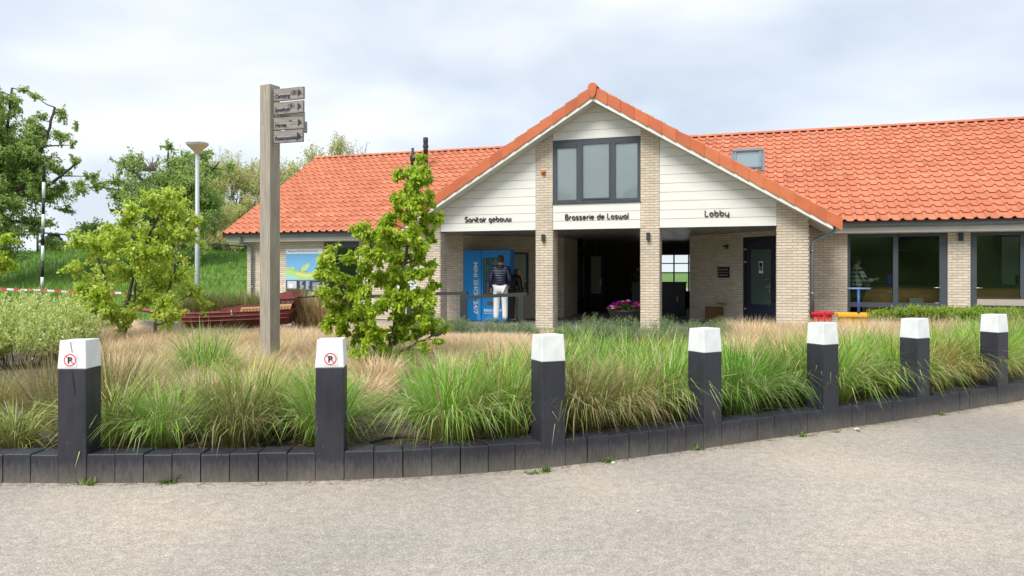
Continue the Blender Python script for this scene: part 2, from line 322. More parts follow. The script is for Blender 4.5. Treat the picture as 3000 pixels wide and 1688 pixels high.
# road: asphalt with exposed pale aggregate
def road_mat():
    m = bpy.data.materials.new('road_aggregate'); m.use_nodes = True; nt = m.node_tree; b = nt.nodes['Principled BSDF']; b.inputs['Roughness'].default_value = .9
    g = N(nt, 'ShaderNodeNewGeometry')
    v = N(nt, 'ShaderNodeTexVoronoi'); v.inputs['Scale'].default_value = 150; nt.links.new(g.outputs['Position'], v.inputs['Vector'])
    sp = N(nt, 'ShaderNodeSeparateColor'); nt.links.new(v.outputs['Color'], sp.inputs[0])
    r = N(nt, 'ShaderNodeValToRGB'); cr = r.color_ramp; cr.elements[0].position = 0; cr.elements[0].color = (.31, .278, .235, 1); cr.elements[1].position = 1; cr.elements[1].color = (.62, .57, .50, 1)
    for p, c in ((.35, (.39, .35, .298)), (.7, (.445, .402, .345)), (.88, (.51, .465, .40))):
        e = cr.elements.new(p); e.color = (*c, 1)
    nt.links.new(sp.outputs[0], r.inputs[0])
    n = N(nt, 'ShaderNodeTexNoise'); n.inputs['Scale'].default_value = .55; n.inputs['Detail'].default_value = 5; nt.links.new(g.outputs['Position'], n.inputs['Vector'])
    r2 = N(nt, 'ShaderNodeValToRGB'); r2.color_ramp.elements[0].position = .35; r2.color_ramp.elements[0].color = (.82, .83, .86, 1); r2.color_ramp.elements[1].position = .65; r2.color_ramp.elements[1].color = (1.08, 1.06, 1.02, 1)
    nt.links.new(n.outputs['Fac'], r2.inputs[0])
    n3 = N(nt, 'ShaderNodeTexNoise'); n3.inputs['Scale'].default_value = 14; n3.inputs['Detail'].default_value = 4; nt.links.new(g.outputs['Position'], n3.inputs['Vector'])
    r3 = N(nt, 'ShaderNodeValToRGB'); r3.color_ramp.elements[0].position = .3; r3.color_ramp.elements[0].color = (.86, .86, .86, 1); r3.color_ramp.elements[1].position = .7; r3.color_ramp.elements[1].color = (1.1, 1.1, 1.1, 1)
    nt.links.new(n3.outputs['Fac'], r3.inputs[0])
    m1 = N(nt, 'ShaderNodeMix', data_type='RGBA', blend_type='MULTIPLY'); m1.inputs[0].default_value = 1; nt.links.new(r.outputs[0], m1.inputs[6]); nt.links.new(r2.outputs[0], m1.inputs[7])
    m2 = N(nt, 'ShaderNodeMix', data_type='RGBA', blend_type='MULTIPLY'); m2.inputs[0].default_value = 1; nt.links.new(m1.outputs[2], m2.inputs[6]); nt.links.new(r3.outputs[0], m2.inputs[7])
    nt.links.new(m2.outputs[2], b.inputs['Base Color']); weather(m, .23, (.88, .87, .86), (1.07, 1.07, 1.08)); weather(m, 45, (.92, .92, .92), (1.07, 1.07, 1.07))
    bn = N(nt, 'ShaderNodeBump'); bn.inputs['Strength'].default_value = .35; bn.inputs['Distance'].default_value = .004; bn.invert = True
    nt.links.new(v.outputs['Distance'], bn.inputs['Height']); nt.links.new(bn.outputs[0], b.inputs['Normal'])
    return m
# kerb line: foot of the timber edging in photo pixels -> ground
kp = [(0, 1416), (211, 1418), (600, 1416.5), (963, 1413), (1163, 1402), (1316, 1394), (1458, 1384), (1621, 1371), (1800, 1352), (2000, 1326), (2103, 1307), (2433, 1261), (2613, 1237), (2710, 1223), (2932, 1184), (3000, 1172)]
KW = [((x-1500)/F*(EYE*F/(y-HZ)), EYE*F/(y-HZ)) for x, y in kp]
KW = [(-30, 5.0), (-12, 5.15), (-7, 5.2)]+KW+[(8.2, 10.9), (11, 13.6), (16, 18.5)]
def resample(pts, step):
    out = []
    P4 = [Vector(p) for p in pts]; P4 = [P4[0]*2-P4[1]]+P4+[P4[-1]*2-P4[-2]]
    for k in range(1, len(P4)-2):
        p0, p1, p2, p3 = P4[k-1:k+3]; n = max(2, int((p2-p1).length/.02))
        m1 = (p2-p0)/(p2-p0).length*(p2-p1).length*.9; m2 = (p3-p1)/(p3-p1).length*(p2-p1).length*.9
        for q in range(n):
            t = q/n; out.append(p1*(2*t**3-3*t*t+1)+m1*(t**3-2*t*t+t)+p2*(-2*t**3+3*t*t)+m2*(t**3-t*t))
    out.append(P4[-2]); return out
# smooth the measured curve before sampling
for _ in range(2): KW = [KW[0]]+[tuple((Vector(KW[q-1])+Vector(KW[q])*2+Vector(KW[q+1]))/4) if 3 < q < len(KW)-4 else KW[q] for q in range(1, len(KW)-1)]+[KW[-1]]
KC = resample(KW, .02); KL = [0]
for q in range(1, len(KC)): KL.append(KL[-1]+(KC[q]-KC[q-1]).length)
KL = np.array(KL); KCx = np.array([p.x for p in KC]); KCy = np.array([p.y for p in KC])
def kerb(s): return Vector((float(np.interp(s, KL, KCx)), float(np.interp(s, KL, KCy))))
def ktan(s): return (kerb(s+.1)-kerb(s-.1)).normalized()
def kerbdist(x, y):                           # signed distance behind the kerb line, and arc length
    d = (KCx-x)**2+(KCy-y)**2; k = int(np.argmin(d)); t = ktan(float(KL[k])); n = Vector((-t.y, t.x))
    return (Vector((x, y))-KC[k]).dot(n), float(KL[k])
# road sheet in front of the kerb, bed sheet behind it
rb = MB(); samp = [kerb(s) for s in np.arange(0, KL[-1], .5)]
vs = []; fs = []
for q, p in enumerate(samp): vs += [(p.x, p.y+.05, .002), (p.x*1.0+(0), -14, .002)]
for q in range(len(samp)-1): fs.append((2*q, 2*q+1, 2*q+3, 2*q+2))
rb.add(vs, fs, road_mat()); rb.add([(samp[-1].x, -14, .002), (80, -14, .002), (80, 40, .002), (samp[-1].x, samp[-1].y+.05, .002)], [(0, 1, 2, 3)], rb.mats[0])
rb.build('road')['kind'] = 'structure'
# building frame: s along the facade, t into the building
BO = Vector((.597, 18.5, 0)); TH = R(-18.4)
U = Vector((math.cos(TH), math.sin(TH), 0)); Wd = Vector((-math.sin(TH), math.cos(TH), 0))
def Bw(s, t, z=0): return BO+U*s+Wd*t+Vector((0, 0, z))
def st(x, y): d = Vector((x, y, 0))-BO; return d.dot(U), d.dot(Wd)
bed = MB(); vs = []; fs = []; nseg = 14; rr = random.Random(3)
for q, p in enumerate(samp):
    t = ktan(q*.5); n = Vector((-t.y, t.x)); a = p+n*.17
    sA, tA = st(a.x, a.y); bpt = Bw(sA, -1.6); bb = Vector((bpt.x, max(bpt.y, a.y+.5)))
    for k in range(nseg+1):
        c = a.lerp(bb, (k/nseg)**1.3); vs.append((c.x, c.y, .125+.03*rr.uniform(-1, 1)+.02*math.sin(c.x*2)))
for q in range(len(samp)-1):
    for k in range(nseg): i0 = q*(nseg+1)+k; fs.append((i0, i0+nseg+1, i0+nseg+2, i0+1))
bed.add(vs, fs, M['soil'], smooth=True); tag(bed.build('planting_bed'), kind='structure')
pv = MB(); pave_m = mat('paving', (.30, .285, .26), .85, var=.2, vscale=5)
pv.add([Bw(-14, -1.7, .06), Bw(20, -1.7, .06), Bw(20, 1.9, .06), Bw(-14, 1.9, .06)], [(0, 1, 2, 3)], pave_m)
pv.add([Bw(-14, 11.2, .01), Bw(20, 11.2, .01), Bw(20, 50, .01), Bw(-14, 50, .01)], [(0, 1, 2, 3)], pave_m)
pv.build('pavement')['kind'] = 'structure'
# timber edging -------------------------------------------------------------------
BOLL = [(211, 1418), (963, 1413), (1621, 1371), (2082, 1310), (2433, 1261), (2712, 1223), (2934, 1184)]
bs = []
for x, y in BOLL:
    Yd = EYE*F/(y-HZ); X = (x-1500)/F*Yd; bs.append(kerbdist(X, Yd)[1])
edge = empty('timber_edging', (0, 0, 0), 0, 'low curved edging of dark painted upright timber blocks between road and grasses', 'edging')
def block_mesh(w, d, h, m, name, jit=0):
    b = MB(); b.box((-w/2, 0, -.15), (w/2, d, h), m); me = b.mesh(name); return me
bevmesh = {}
s = .3; spans = []
lim = [bs[0]-8]+bs+[bs[-1]+9]
k = 0; blk = {}
for a, b in zip(lim[:-1], lim[1:]):
    first = a == lim[0]; last = b == lim[-1]
    a2 = a+(0 if first else .1); b2 = b-(0 if last else .1); n = max(1, round((b2-a2)/.198)); w = (b2-a2)/n
    for q in range(n):
        sc = a2+(q+.5)*w; p = kerb(sc); t = ktan(sc); key = (round(w, 3), k % 5)
        if key not in blk:
            bm = MB(); hz = .205+[0, .004, -.003, .002, -.005][k % 5]; hw = w/2-.0035; bv = .006
            ring = lambda i, z: [(-hw+i, i, z), (hw-i, i, z), (hw-i, .19-i, z), (-hw+i, .19-i, z)]
            vs = ring(0, -.15)+ring(0, hz-bv)+ring(bv, hz)
            bm.add(vs, [(0, 1, 5, 4), (1, 2, 6, 5), (2, 3, 7, 6), (3, 0, 4, 7), (4, 5, 9, 8), (5, 6, 10, 9), (6, 7, 11, 10), (7, 4, 8, 11), (8, 9, 10, 11)], M['timber']); blk[key] = bm.mesh('timber_block')
        o = link('timber_block', blk[key], edge); rj = random.Random(k)
        o.location = (p.x+rj.uniform(-.002, .002), p.y+rj.uniform(-.003, .003), 0); o.rotation_euler = (rj.uniform(-.006, .006), 0, math.atan2(t.y, t.x)+rj.uniform(-.012, .012)); k += 1
# bollards --------------------------------------------------------------------------
def bollard(hw=.1, h=1.01, hb=.81):
    r = empty('bollard')
    b = MB(); b.box((-hw, 0, -.2), (hw, 2*hw, hb), M['timber']); b.build('post', r, .006)
    c = MB(); e = .0015; cw = hw+e; tp = .90
    v = [(-cw, -e, hb), (cw, -e, hb), (cw, 2*cw-e, hb), (-cw, 2*cw-e, hb), (-cw*tp, hw-hw*tp, h), (cw*tp, hw-hw*tp, h+.004), (cw*tp, hw+cw*tp, h), (-cw*tp, hw+cw*tp, h-.003)]
    c.add(v, [(0, 3, 2, 1), (4, 5, 6, 7), (0, 1, 5, 4), (1, 2, 6, 5), (2, 3, 7, 6), (3, 0, 4, 7)], M['capwhite']); c.build('white_cap', r, .005)
    return r
proto = bollard(); blabels = ['dark square bollard with white cap, no-parking sticker and a long crack, leftmost of the row',
 'dark square bollard with white cap and no-parking sticker, beside the small bright green tree', 'dark bollard with plain white cap in front of the left brick pillar, third from left',
 'dark bollard with plain white cap in front of the lobby, fourth from the left', 'dark bollard with plain white cap in front of the red tub, fifth from the left',
 'dark bollard with plain white cap before the glass doors, second from the right', 'dark bollard with plain white cap at the hedge, rightmost of the row']
bolls = []
for q, sb in enumerate(bs):
    o = proto if q == 0 else copy_tree(proto); p = kerb(sb); t = ktan(sb); n = Vector((-t.y, t.x))
    o.location = (p.x-n.x*.006, p.y-n.y*.006, 0); o.rotation_euler = (0, 0, math.atan2(t.y, t.x)+[.02, 0, .06, .02, 0, -.02, 0][q])
    tag(o, blabels[q], 'bollard', 'dark bollards with white caps along the road edge'); bolls.append(o)
def sticker(par, sc=1, dx=0):
    tilt = math.atan2(.0105, .2)
    r = MB()
    def X(v): return Vector((v.x+dx, -.0035+(v.z-.81)*math.tan(tilt)-.0+v.y, v.z))
    z0 = .872; r.box((-.047, -.001, z0-.047), (.047, .001, z0+.047), M['capwhite'], X=X)
    n = 28
    vs = [(a*math.cos(2*PI*k/n), -.0015, z0+a*math.sin(2*PI*k/n)) for a in (.044, .036) for k in range(n)]
    r.add([X(Vector(v)) for v in vs], [(k, (k+1) % n, n+(k+1) % n, n+k) for k in range(n)], M['redroad'])
    a = .785; c, sn = math.cos(a), math.sin(a)
    pts = [(-.038, -.0035), (.038, -.0035), (.038, .0035), (-.038, .0035)]
    r.add([X(Vector((x*c+z*sn, -.0028, z0-x*sn+z*c))) for x, z in pts], [(0, 1, 2, 3)], M['redroad'])
    o = r.build('no_parking_sticker', par)
    text_obj('P', .062, M['ink'], 'letter', o, (dx-.017, -.0055+(z0-.022-.81)*math.tan(tilt), z0-.022), (PI/2+0*tilt, 0, 0), .0005, bold=.002)
sticker(bolls[0], dx=-.012); sticker(bolls[1], dx=.005)
ck = MB(); zz = [1.0, .97, .94, .93]; cr = [(-.012, 1.0), (-.008, .965), (-.002, .945), (.002, .925)]
for (x0, z0), (x1, z1) in zip(cr[:-1], cr[1:]):
    f = lambda z: -.0045+(z-.81)*.0525
    ck.add([(x0-.0018, f(z0), z0), (x0+.0018, f(z0), z0), (x1+.0018, f(z1), z1), (x1-.0018, f(z1), z1)], [(0, 1, 2, 3)], M['black'])
cr = [(.0, .812, .001), (.006, .77, .003), (.012, .72, .005), (.02, .66, .004), (.026, .61, .001)]
for (x0, z0, w0), (x1, z1, w1) in zip(cr[:-1], cr[1:]):
    ck.add([(x0-w0, -.002, z0), (x0+w0, -.002, z0), (x1+w1, -.002, z1), (x1-w1, -.002, z1)], [(0, 1, 2, 3)], M['black'])
ck.build('crack', bolls[0])
# ================================================================ BUILDING
bld = empty('brick_building', BO, TH, 'long pale brick building with orange tiled roof and white boarded gable over a porch', 'building')
TANP = .6009; PIT = math.atan(TANP)
TE, ZE, TR = 1.2, 2.66, 6.35                 # main roof: eave t, eave z, ridge t
ZR = ZE+TANP*(TR-TE); GS = 1.54; GZ0 = 5.88  # gable roof: axis s, tile plane apex
S0, S1 = -10.5, 18.0
def zmain(t): return ZE+TANP*(t-TE)
def zgab(s): return GZ0-TANP*abs(s-GS)
def zb(s): return 5.56-.6*abs(s-GS)
BR = []                                       # bricks: (matrix-ish tuple)
mort = MB()
def brick_col(r):
    v = r.random(); base = np.array((.70, .61, .49)) if v < .6 else (np.array((.66, .565, .445)) if v < .85 else np.array((.73, .65, .53)))
    return tuple(base*r.uniform(.92, 1.06))
rb_ = random.Random(5)
def wall(a, b, z0, z1, holes=(), clip=None, thick=.1, back=True, phase=0):
    """brick wall from a to b (s,t); outside is on the right-hand side going a->b"""
    a = Vector(a); b = Vector(b); d = (b-a); L = d.length; d.normalize(); n = Vector((d.y, -d.x))
    ang = math.atan2(d.y, d.x)
    # mortar backing as rectangles around holes
    cutsx = sorted({0, L, *[h[0] for h in holes], *[h[1] for h in holes]}); cutsz = sorted({z0, z1, *[h[2] for h in holes], *[h[3] for h in holes]})
    for x0, x1 in zip(cutsx[:-1], cutsx[1:]):
        for c0, c1 in zip(cutsz[:-1], cutsz[1:]):
            xm, zm = (x0+x1)/2, (c0+c1)/2
            if any(h[0] < xm < h[1] and h[2] < zm < h[3] for h in holes) or x1 <= 0 or x0 >= L or c0 >= z1 or c1 <= z0: continue
            p = a+d*x0; q = a+d*x1; zt0 = zt1 = c1
            if clip: zt0 = min(c1, clip(p.x)+.06); zt1 = min(c1, clip(q.x)+.06)
            vs = []
            for off in (0, -thick):
                vs += [(p.x+n.x*off, p.y+n.y*off, c0), (q.x+n.x*off, q.y+n.y*off, c0), (q.x+n.x*off, q.y+n.y*off, zt1), (p.x+n.x*off, p.y+n.y*off, zt0)]
            mort.add(vs, [(0, 1, 2, 3), (7, 6, 5, 4), (0, 4, 5, 1), (1, 5, 6, 2), (2, 6, 7, 3), (3, 7, 4, 0)], M['mortar'])
    nrow = int((z1-z0)/.0625)
    for r in range(nrow):
        zc = z0+.0625*r+.006; x = -.11 if (r+phase) % 2 else 0
        segs = [(0, L)]
        for h in holes:
            if h[2]-.01 < zc+.025 < h[3]+.005:
                ns = []
                for u0, u1 in segs:
                    if h[1] <= u0 or h[0] >= u1: ns.append((u0, u1)); continue
                    if h[0] > u0: ns.append((u0, h[0]))
                    if h[1] < u1: ns.append((h[1], u1))
                segs = ns
        while x < L:
            for u0, u1 in segs:
                c0, c1 = max(x+.005, u0+.001), min(x+.215, u1-.001)
                if c1-c0 > .03:
                    xc = (c0+c1)/2; p = a+d*xc
                    if clip and zc+.03 > clip(p.x)+.03: continue
                    BR.append((p.x+n.x*.004, p.y+n.y*.004, zc+.0255, ang, c1-c0, n))
            x += .22
FZ = .08
# gable front: piers and pillars (front, sides)
def pier(s0, s1, t1, top, clip):
    wall((s0, 0), (s1, 0), FZ, top, clip=clip)
    wall((s1, 0), (s1, t1), FZ, min(top, 2.55) if s1 < 6 else 2.62, thick=.1, phase=1)
    wall((s0, t1), (s0, 0), FZ, min(top, 2.55), thick=.1, phase=1)
    wall((s1, t1), (s0, t1), FZ, 2.55, thick=.1)
pier(0, .438, .44, 5.0, zb); pier(2.609, 3.053, .44, 5.0, zb); pier(-3.27, -2.598, .42, 3.1, zb); pier(5.675, 6.349, .42, 3.1, zb)
wall((6.349, .42), (6.349, 1.75), FZ, 2.62)
# main front wall right wing with window holes (coordinates along the wall from s=6.35)
w0 = 6.449-.1
WIN = [(7.32, 9.452), (9.914, 12.05), (12.5, 14.6), (15.1, 17.2)]
wall((w0, 1.75), (S1-.3, 1.75), FZ, 2.6, holes=[(a-w0, b-w0, -1, 2.405) for a, b in WIN])
# left wing
LE = -10.01
wall((LE, 1.75), (-2.67, 1.75), FZ, 2.6, holes=[(-7.22-LE, -6.02-LE, -1, 2.405)])
wall((LE, 11), (LE, 1.75), FZ, 2.6)
# splayed porch walls and corridor
wall((-2.67, 1.75), (-.33, 4.09), FZ, 2.55, holes=[(1.06, 2.1, .86, 2.05)])
wall((-.33, 4.09), (-.33, 5.85), FZ, 2.55)
wall((-.33, 8.9), (-.33, 11), FZ, 2.55)
wall((3.41, 4.09), (5.75, 1.75), FZ, 2.55, holes=[(2.13, 3.29, -1, 2.38)])
wall((3.41, 11), (3.41, 4.09), FZ, 2.55)
mo = mort.build('wall', bld)
# bricks -> 300 nearest as objects, rest joined
def brick_verts(L, h=.0505, d=.009):
    x, z = L/2, h/2; return [(-x, d, -z), (x, d, -z), (x, d, z), (-x, d, z), (-x+.002, -.004, -z+.002), (x-.002, -.004, -z+.002), (x-.002, -.004, z-.002), (-x+.002, -.004, z-.002)]
BF = [(4, 5, 6, 7), (0, 1, 5, 4), (1, 2, 6, 5), (2, 3, 7, 6), (3, 0, 4, 7)]
def cam_rank(b):
    w = Bw(b[0], b[1], b[2]); n = b[5]; nw = U*n.x+Wd*n.y; v = (cam.location-w); fac = v.normalized().dot(nw)
    x = 1500+w.x/w.y*F
    if fac < .12 or x > 2990 or x < 20 or w.z < .35: return 1e9
    return v.length/max(fac, .3)*(1 if b[4] > .15 else 1.5)
BR.sort(key=cam_rank)
bm_cache = {}; mass = MB(); cols = [brick_col(rb_) for _ in range(40)]
for q, b in enumerate(BR):
    if q < 300:
        key = (round(b[4], 2), q % 7)
        if key not in bm_cache:
            t = MB(); t.add(brick_verts(key[0]), BF, M['brick'], cols[(q*7) % 40]); bm_cache[key] = t.mesh('brick')
        o = link('brick', bm_cache[key], mo); o.location = (b[0], b[1], b[2]); o.rotation_euler = (0, 0, b[3])
    else:
        c, s_ = math.cos(b[3]), math.sin(b[3]); j = rb_.uniform(-.0015, .0015)
        mass.add([(b[0]+x*c-(y+j)*s_, b[1]+x*s_+(y+j)*c, b[2]+z) for x, y, z in brick_verts(b[4])], BF, M['brick'], cols[rb_.randrange(40)])
tag(mass.build('brickwork', mo), kind='stuff')
# porch ceiling, floors, inner rooms ------------------------------------------------
pc = MB(); pc.box((-3.3, .0+.02, 2.535), (6.34, 11, 2.56), M['ceiling'])
for x in np.arange(-2.9, 6.3, .6): pc.box((x, .03, 2.531), (x+.008, 11, 2.537), M['joint'])
pc.build('porch_ceiling', bld)
pf = MB(); pf.box((-3.4, -.35, -.1), (6.5, 11.2, .1), M['floor']); pf.build('porch_floor', bld)
# white boards -------------------------------------------------------------------------
def clip_poly(poly, f):                       # keep points with f(p) >= 0 (linear f)
    out = []
    for i in range(len(poly)):
        a, b = poly[i], poly[(i+1) % len(poly)]; fa, fb = f(a), f(b)
        if fa >= 0: out.append(a)
        if (fa >= 0) != (fb >= 0):
            k = fa/(fa-fb); out.append((a[0]+(b[0]-a[0])*k, a[1]+(b[1]-a[1])*k))
    return out
clad = MB()
for s0, s1, z0, z1 in ((-2.598, 0, 2.533, 5.7), (.438, 2.609, 2.533, 3.165), (.438, 2.609, 4.742, 5.7), (3.053, 5.675, 2.533, 5.7)):
    p = [(s0, z0), (s1, z0), (s1, z1), (s0, z1)]
    for sg in (1, -1): p = clip_poly(p, lambda q: 5.60-.6*sg*(q[0]-GS)-q[1])
    clad.prism(p, .035, .05, M['joint'])
cl = clad.build('cladding_backing', bld)
def board(s0, s1, z0, z1):
    p = [(s0+.003, z0+.004), (s1-.003, z0+.004), (s1-.003, z1-.004), (s0+.003, z1-.004)]
    for sg in (1, -1): p = clip_poly(p, lambda q: 5.56-.6*sg*(q[0]-GS)-q[1])
    if len(p) < 3: return
    b = MB(); b.prism(p, .004, .034, M['white']); b.build('cladding_board', cl)
for s0, s1 in ((-2.598, 0), (3.053, 5.675)):
    for k in range(12): board(s0, s1, 2.53+.21*k, 2.53+.21*(k+1))
for k in range(3): board(.438, 2.609, 2.53+.21*k, 2.53+.21*(k+1))
for k in range(5): board(.438, 2.609, 4.74+.21*k, 4.74+.21*(k+1))
# edge trims between boards and brick
tr = MB()
for sx in (-2.6, -.004, .436, 2.607, 3.051, 5.671):
    zt = min(zb(sx)-.01, 5.0); lo = 2.53
    tr.box((sx, .0, lo), (sx+.006, .02, min(zt, 3.17 if sx in (.436, 2.607) else zt)), M['frame'])
tr.build('edge_trim', bld)
# upper window ------------------------------------------------------------------------------
def window(name, s0, s1, z0, z1, t, parts, sill=False, fr=.07, dep=.08):
    """parts: list of (a0,a1,b0,b1) glass openings as fractions"""
    o = MB(); W_, H_ = s1-s0, z1-z0
    xs = sorted({0., 1., *[p[0] for p in parts], *[p[1] for p in parts]}); zs = sorted({0., 1., *[p[2] for p in parts], *[p[3] for p in parts]})
    for x0, x1 in zip(xs[:-1], xs[1:]):
        for y0, y1 in zip(zs[:-1], zs[1:]):
            if any(p[0] <= (x0+x1)/2 <= p[1] and p[2] <= (y0+y1)/2 <= p[3] for p in parts): continue
            o.box((s0+x0*W_, t, z0+y0*H_), (s0+x1*W_, t+dep, z0+y1*H_), M['frame'])
    w = o.build(name, bld)
    for p in parts:
        g = MB(); g.box((s0+p[0]*W_+.001, t+.03, z0+p[2]*H_+.001), (s0+p[1]*W_-.001, t+.036, z0+p[3]*H_-.001), M['glass_up' if name == 'upper_window' else 'glass']); g.build('pane', w)
    return w
uw = window('upper_window', .438, 2.609, 3.175, 4.737, .012, [(.047, .275, .055, .885), (.345, .652, .065, .925), (.722, .965, .055, .905)])
vb = MB(); vb.box((.45, .055, 3.2), (2.6, .07, 4.7), M['blind']); vb.build('blind', uw)
sash = MB()
W_, H_ = 2.171, 1.562
for a0, a1, b0, b1 in ((.335, .66, .05, .94),):
    x0, x1, z0, z1 = .438+a0*W_, .438+a1*W_, 3.175+b0*H_, 3.175+b1*H_; e = .035
    for p0, p1 in (((x0, -.004, z0), (x1, .011, z0+e)), ((x0, -.004, z1-e), (x1, .011, z1)), ((x0, -.004, z0+e), (x0+e-.01, .011, z1-e)), ((x1-e+.01, -.004, z0+e), (x1, .011, z1-e))): sash.box(p0, p1, M['frame'])
sash.build('sash', uw)
for a0, a1 in ((.045, .277), (.718, .968)):
    v = MB(); x0, x1 = .438+a0*W_, .438+a1*W_
    for k in range(2): v.box((x0, -.006, 4.59+k*.045-(.04 if a0 < .1 else 0)), (x1, .011, 4.62+k*.045-(.04 if a0 < .1 else 0)), M['frame']); 
    v.box((x0, .0, 4.585-(.04 if a0 < .1 else 0)), (x1, .0105, 4.69-(.04 if a0 < .1 else 0)), M['joint']); v.build('vent_grille', uw)
cp = MB()
for a in (.07, .235, .345, .63, .74, .92): cp.box((.438+a*W_, -.002, 3.215), (.438+a*W_+.035, .011, 3.228), M['joint'])
cp.box((.43, -.03, 3.162), (2.617, .02, 3.178), M['frame']); cp.build('window_sill', uw)
# right wing windows: full height glass doors and a high window
def wfrac(v, a, b): return (v-a)/(b-a)
a, b = WIN[0]
w1 = window('glass_door', a, b, .1, 2.405, 1.79, [(wfrac(7.385, a, b), wfrac(8.318, a, b), .285, .965), (wfrac(8.427, a, b), wfrac(9.291, a, b), .285, .965), (wfrac(7.385, a, b), wfrac(8.318, a, b), .03, .235), (wfrac(8.427, a, b), wfrac(9.291, a, b), .03, .235)])
h = MB(); h.tube([(9.30, 1.76, 1.12), (9.30, 1.73, 1.12), (9.17, 1.73, 1.115)], .011, M['steel'], 6); h.build('handle', w1)
lb = MB(); lb.box((9.18, 1.812, .72), (9.28, 1.815, .765), M['print']); lb.box((9.2, 1.812, .675), (9.28, 1.815, .71), M['print']); lb.box((9.18, 1.810, .74), (9.21, 1.812, .765), M['red']); lb.build('sticker', w1)
a, b = WIN[1]
w2 = window('glass_door', a, b, .1, 2.405, 1.79, [(wfrac(10.05, a, b), wfrac(10.911, a, b), .33, .965), (wfrac(11.05, a, b), wfrac(11.93, a, b), .33, .965)])
h = MB(); h.tube([(10.02, 1.76, 1.12), (10.02, 1.73, 1.12), (10.15, 1.73, 1.115)], .011, M['steel'], 6); h.build('handle', w2)
pn = MB(); pn.box((10.05, 1.76, .72), (12.0, 1.789, .86), mat('taupe_panel', (.42, .36, .31), .6)); pn.build('lower_panel', w2)
for a, b in WIN[2:]: window('tall_window', a, b, .1, 2.405, 1.79, [(.05, .47, .04, .96), (.53, .95, .04, .96)])
dl = window('glass_door', -7.22, -6.02, .1, 2.405, 1.79, [(.09, .92, .05, .93)])
# bargeboards, soffit -------------------------------------------------------------------------
SL = math.hypot(1, .6)
def slope_pt(side, ds, dz=0): return (GS+side*ds, 5.56-.6*ds+dz)
for side in (-1, 1):
    cuts = [0, 1.62, 3.3, 5.25] if side > 0 else [0, 1.05, 3.1, 5.25]
    for c0, c1 in zip(cuts[:-1], cuts[1:]):
        b = MB(); e = .003; poly = [slope_pt(side, c0+e), slope_pt(side, c1-e), slope_pt(side, c1-e, .10), slope_pt(side, c0+e, .10)]
        if side < 0: poly = poly[::-1]
        b.prism(poly, -.43, -.405, M['white']); b.build('bargeboard', bld)
        f = MB(); poly = [slope_pt(side, c0+e, .002), slope_pt(side, c1-e, .002), slope_pt(side, c1-e, .02), slope_pt(side, c0+e, .02)]
        if side < 0: poly = poly[::-1]
        f.prism(poly, -.404, 1.4 if c1 > 5 else .03, M['fascia']); f.build('soffit', bld)
    j = MB()
    poly = [slope_pt(side, 0, .022), slope_pt(side, 5.24, .022), slope_pt(side, 5.24, .03), slope_pt(side, 0, .03)]
    j.prism(poly if side > 0 else poly[::-1], -.404, .03, M['joint']); j.build('soffit_backing', bld)
    e = MB(); x = GS+side*5.252
    e.box((min(x, x+side*.02), -.43, 2.41), (max(x, x+side*.02), 1.42, 2.53), M['fascia']); e.build('eave_board', bld)
# fascias and gutters along the main eaves
def half_pipe(b, s0, s1, t, z, r, m, n=10):
    pr = [(-math.cos(PI*k/n)*r, -math.sin(PI*k/n)*r) for k in range(n+1)]; vs = []
    for x in (s0, s1):
        vs += [(x, t+y, z+zz) for y, zz in pr]+[(x, t+y*.9, z+zz*.9) for y, zz in reversed(pr)]
    k = 2*(n+1); b.add(vs, [(i, (i+1) % k, (i+1) % k+k, i+k) for i in range(k)]+[tuple(range(k-1, -1, -1)), tuple(range(k, 2*k))], m, smooth=False)
    b.tube([(s0, t-r, z+.004), (s1, t-r, z+.004)], .009, m, 8)
cuts = [6.82, 9.72, 12.8, 15.6, S1]
for c0, c1 in zip(cuts[:-1], cuts[1:]):
    f = MB(); f.box((c0+.002, 1.42, 2.41), (c1-.002, 1.445, 2.545), M['fascia']); f.box((c0+.002, 1.445, 2.41), (c1-.002, 1.75, 2.425), M['fascia']); f.build('fascia', bld)
cuts = [-10.55, -8.2, -5.55, -3.72]
for c0, c1 in zip(cuts[:-1], cuts[1:]):
    f = MB(); f.box((c0+.002, 1.42, 2.41), (c1-.002, 1.445, 2.545), M['fascia']); f.box((c0+.002, 1.445, 2.41), (c1-.002, 1.75, 2.425), M['fascia']); f.build('fascia', bld)
for c0, c1 in ((6.9, S1+.05), (-10.62, -3.8)):
    g = MB(); half_pipe(g, c0, c1, 1.34, 2.615, .07, M['zinc']); g.build('gutter', bld)
g = MB()
pr = [(-math.cos(PI*k/8)*.065, -math.sin(PI*k/8)*.065) for k in range(9)]
vs = [(6.93+x, y, 2.585+z) for y in (-.36, 1.28) for x, z in pr]; g.add(vs, [(i, i+1, i+10, i+9) for i in range(8)]+[tuple(range(8, -1, -1))], M['zinc'])
g.build('gutter', bld)
dp = MB(); path = [(6.93, .42, 2.54), (6.93, .42, 2.44), (6.86, .38, 2.36), (6.62, .28, 2.27), (6.48, .22, 2.2), (6.43, .2, 2.1), (6.43, .2, .05)]
dp.tube(path, .04, M['zinc'], 12)
for z in (1.95, 1.0): dp.tube([(6.43, .2, z-.03), (6.43, .2, z+.03)], .046, M['zinc'], 12)
dp.build('downpipe', bld)
dp = MB(); dp.tube([(-9.95, 1.34, 2.56), (-9.95, 1.34, 2.47), (-9.9, 1.42, 2.38), (-9.78, 1.6, 2.3), (-9.76, 1.66, 2.2), (-9.76, 1.67, .05)], .04, M['zinc'], 12)
for z in (1.9, 1.0): dp.tube([(-9.76, 1.67, z-.03), (-9.76, 1.67, z+.03)], .046, M['zinc'], 12)
dp.build('downpipe', bld)
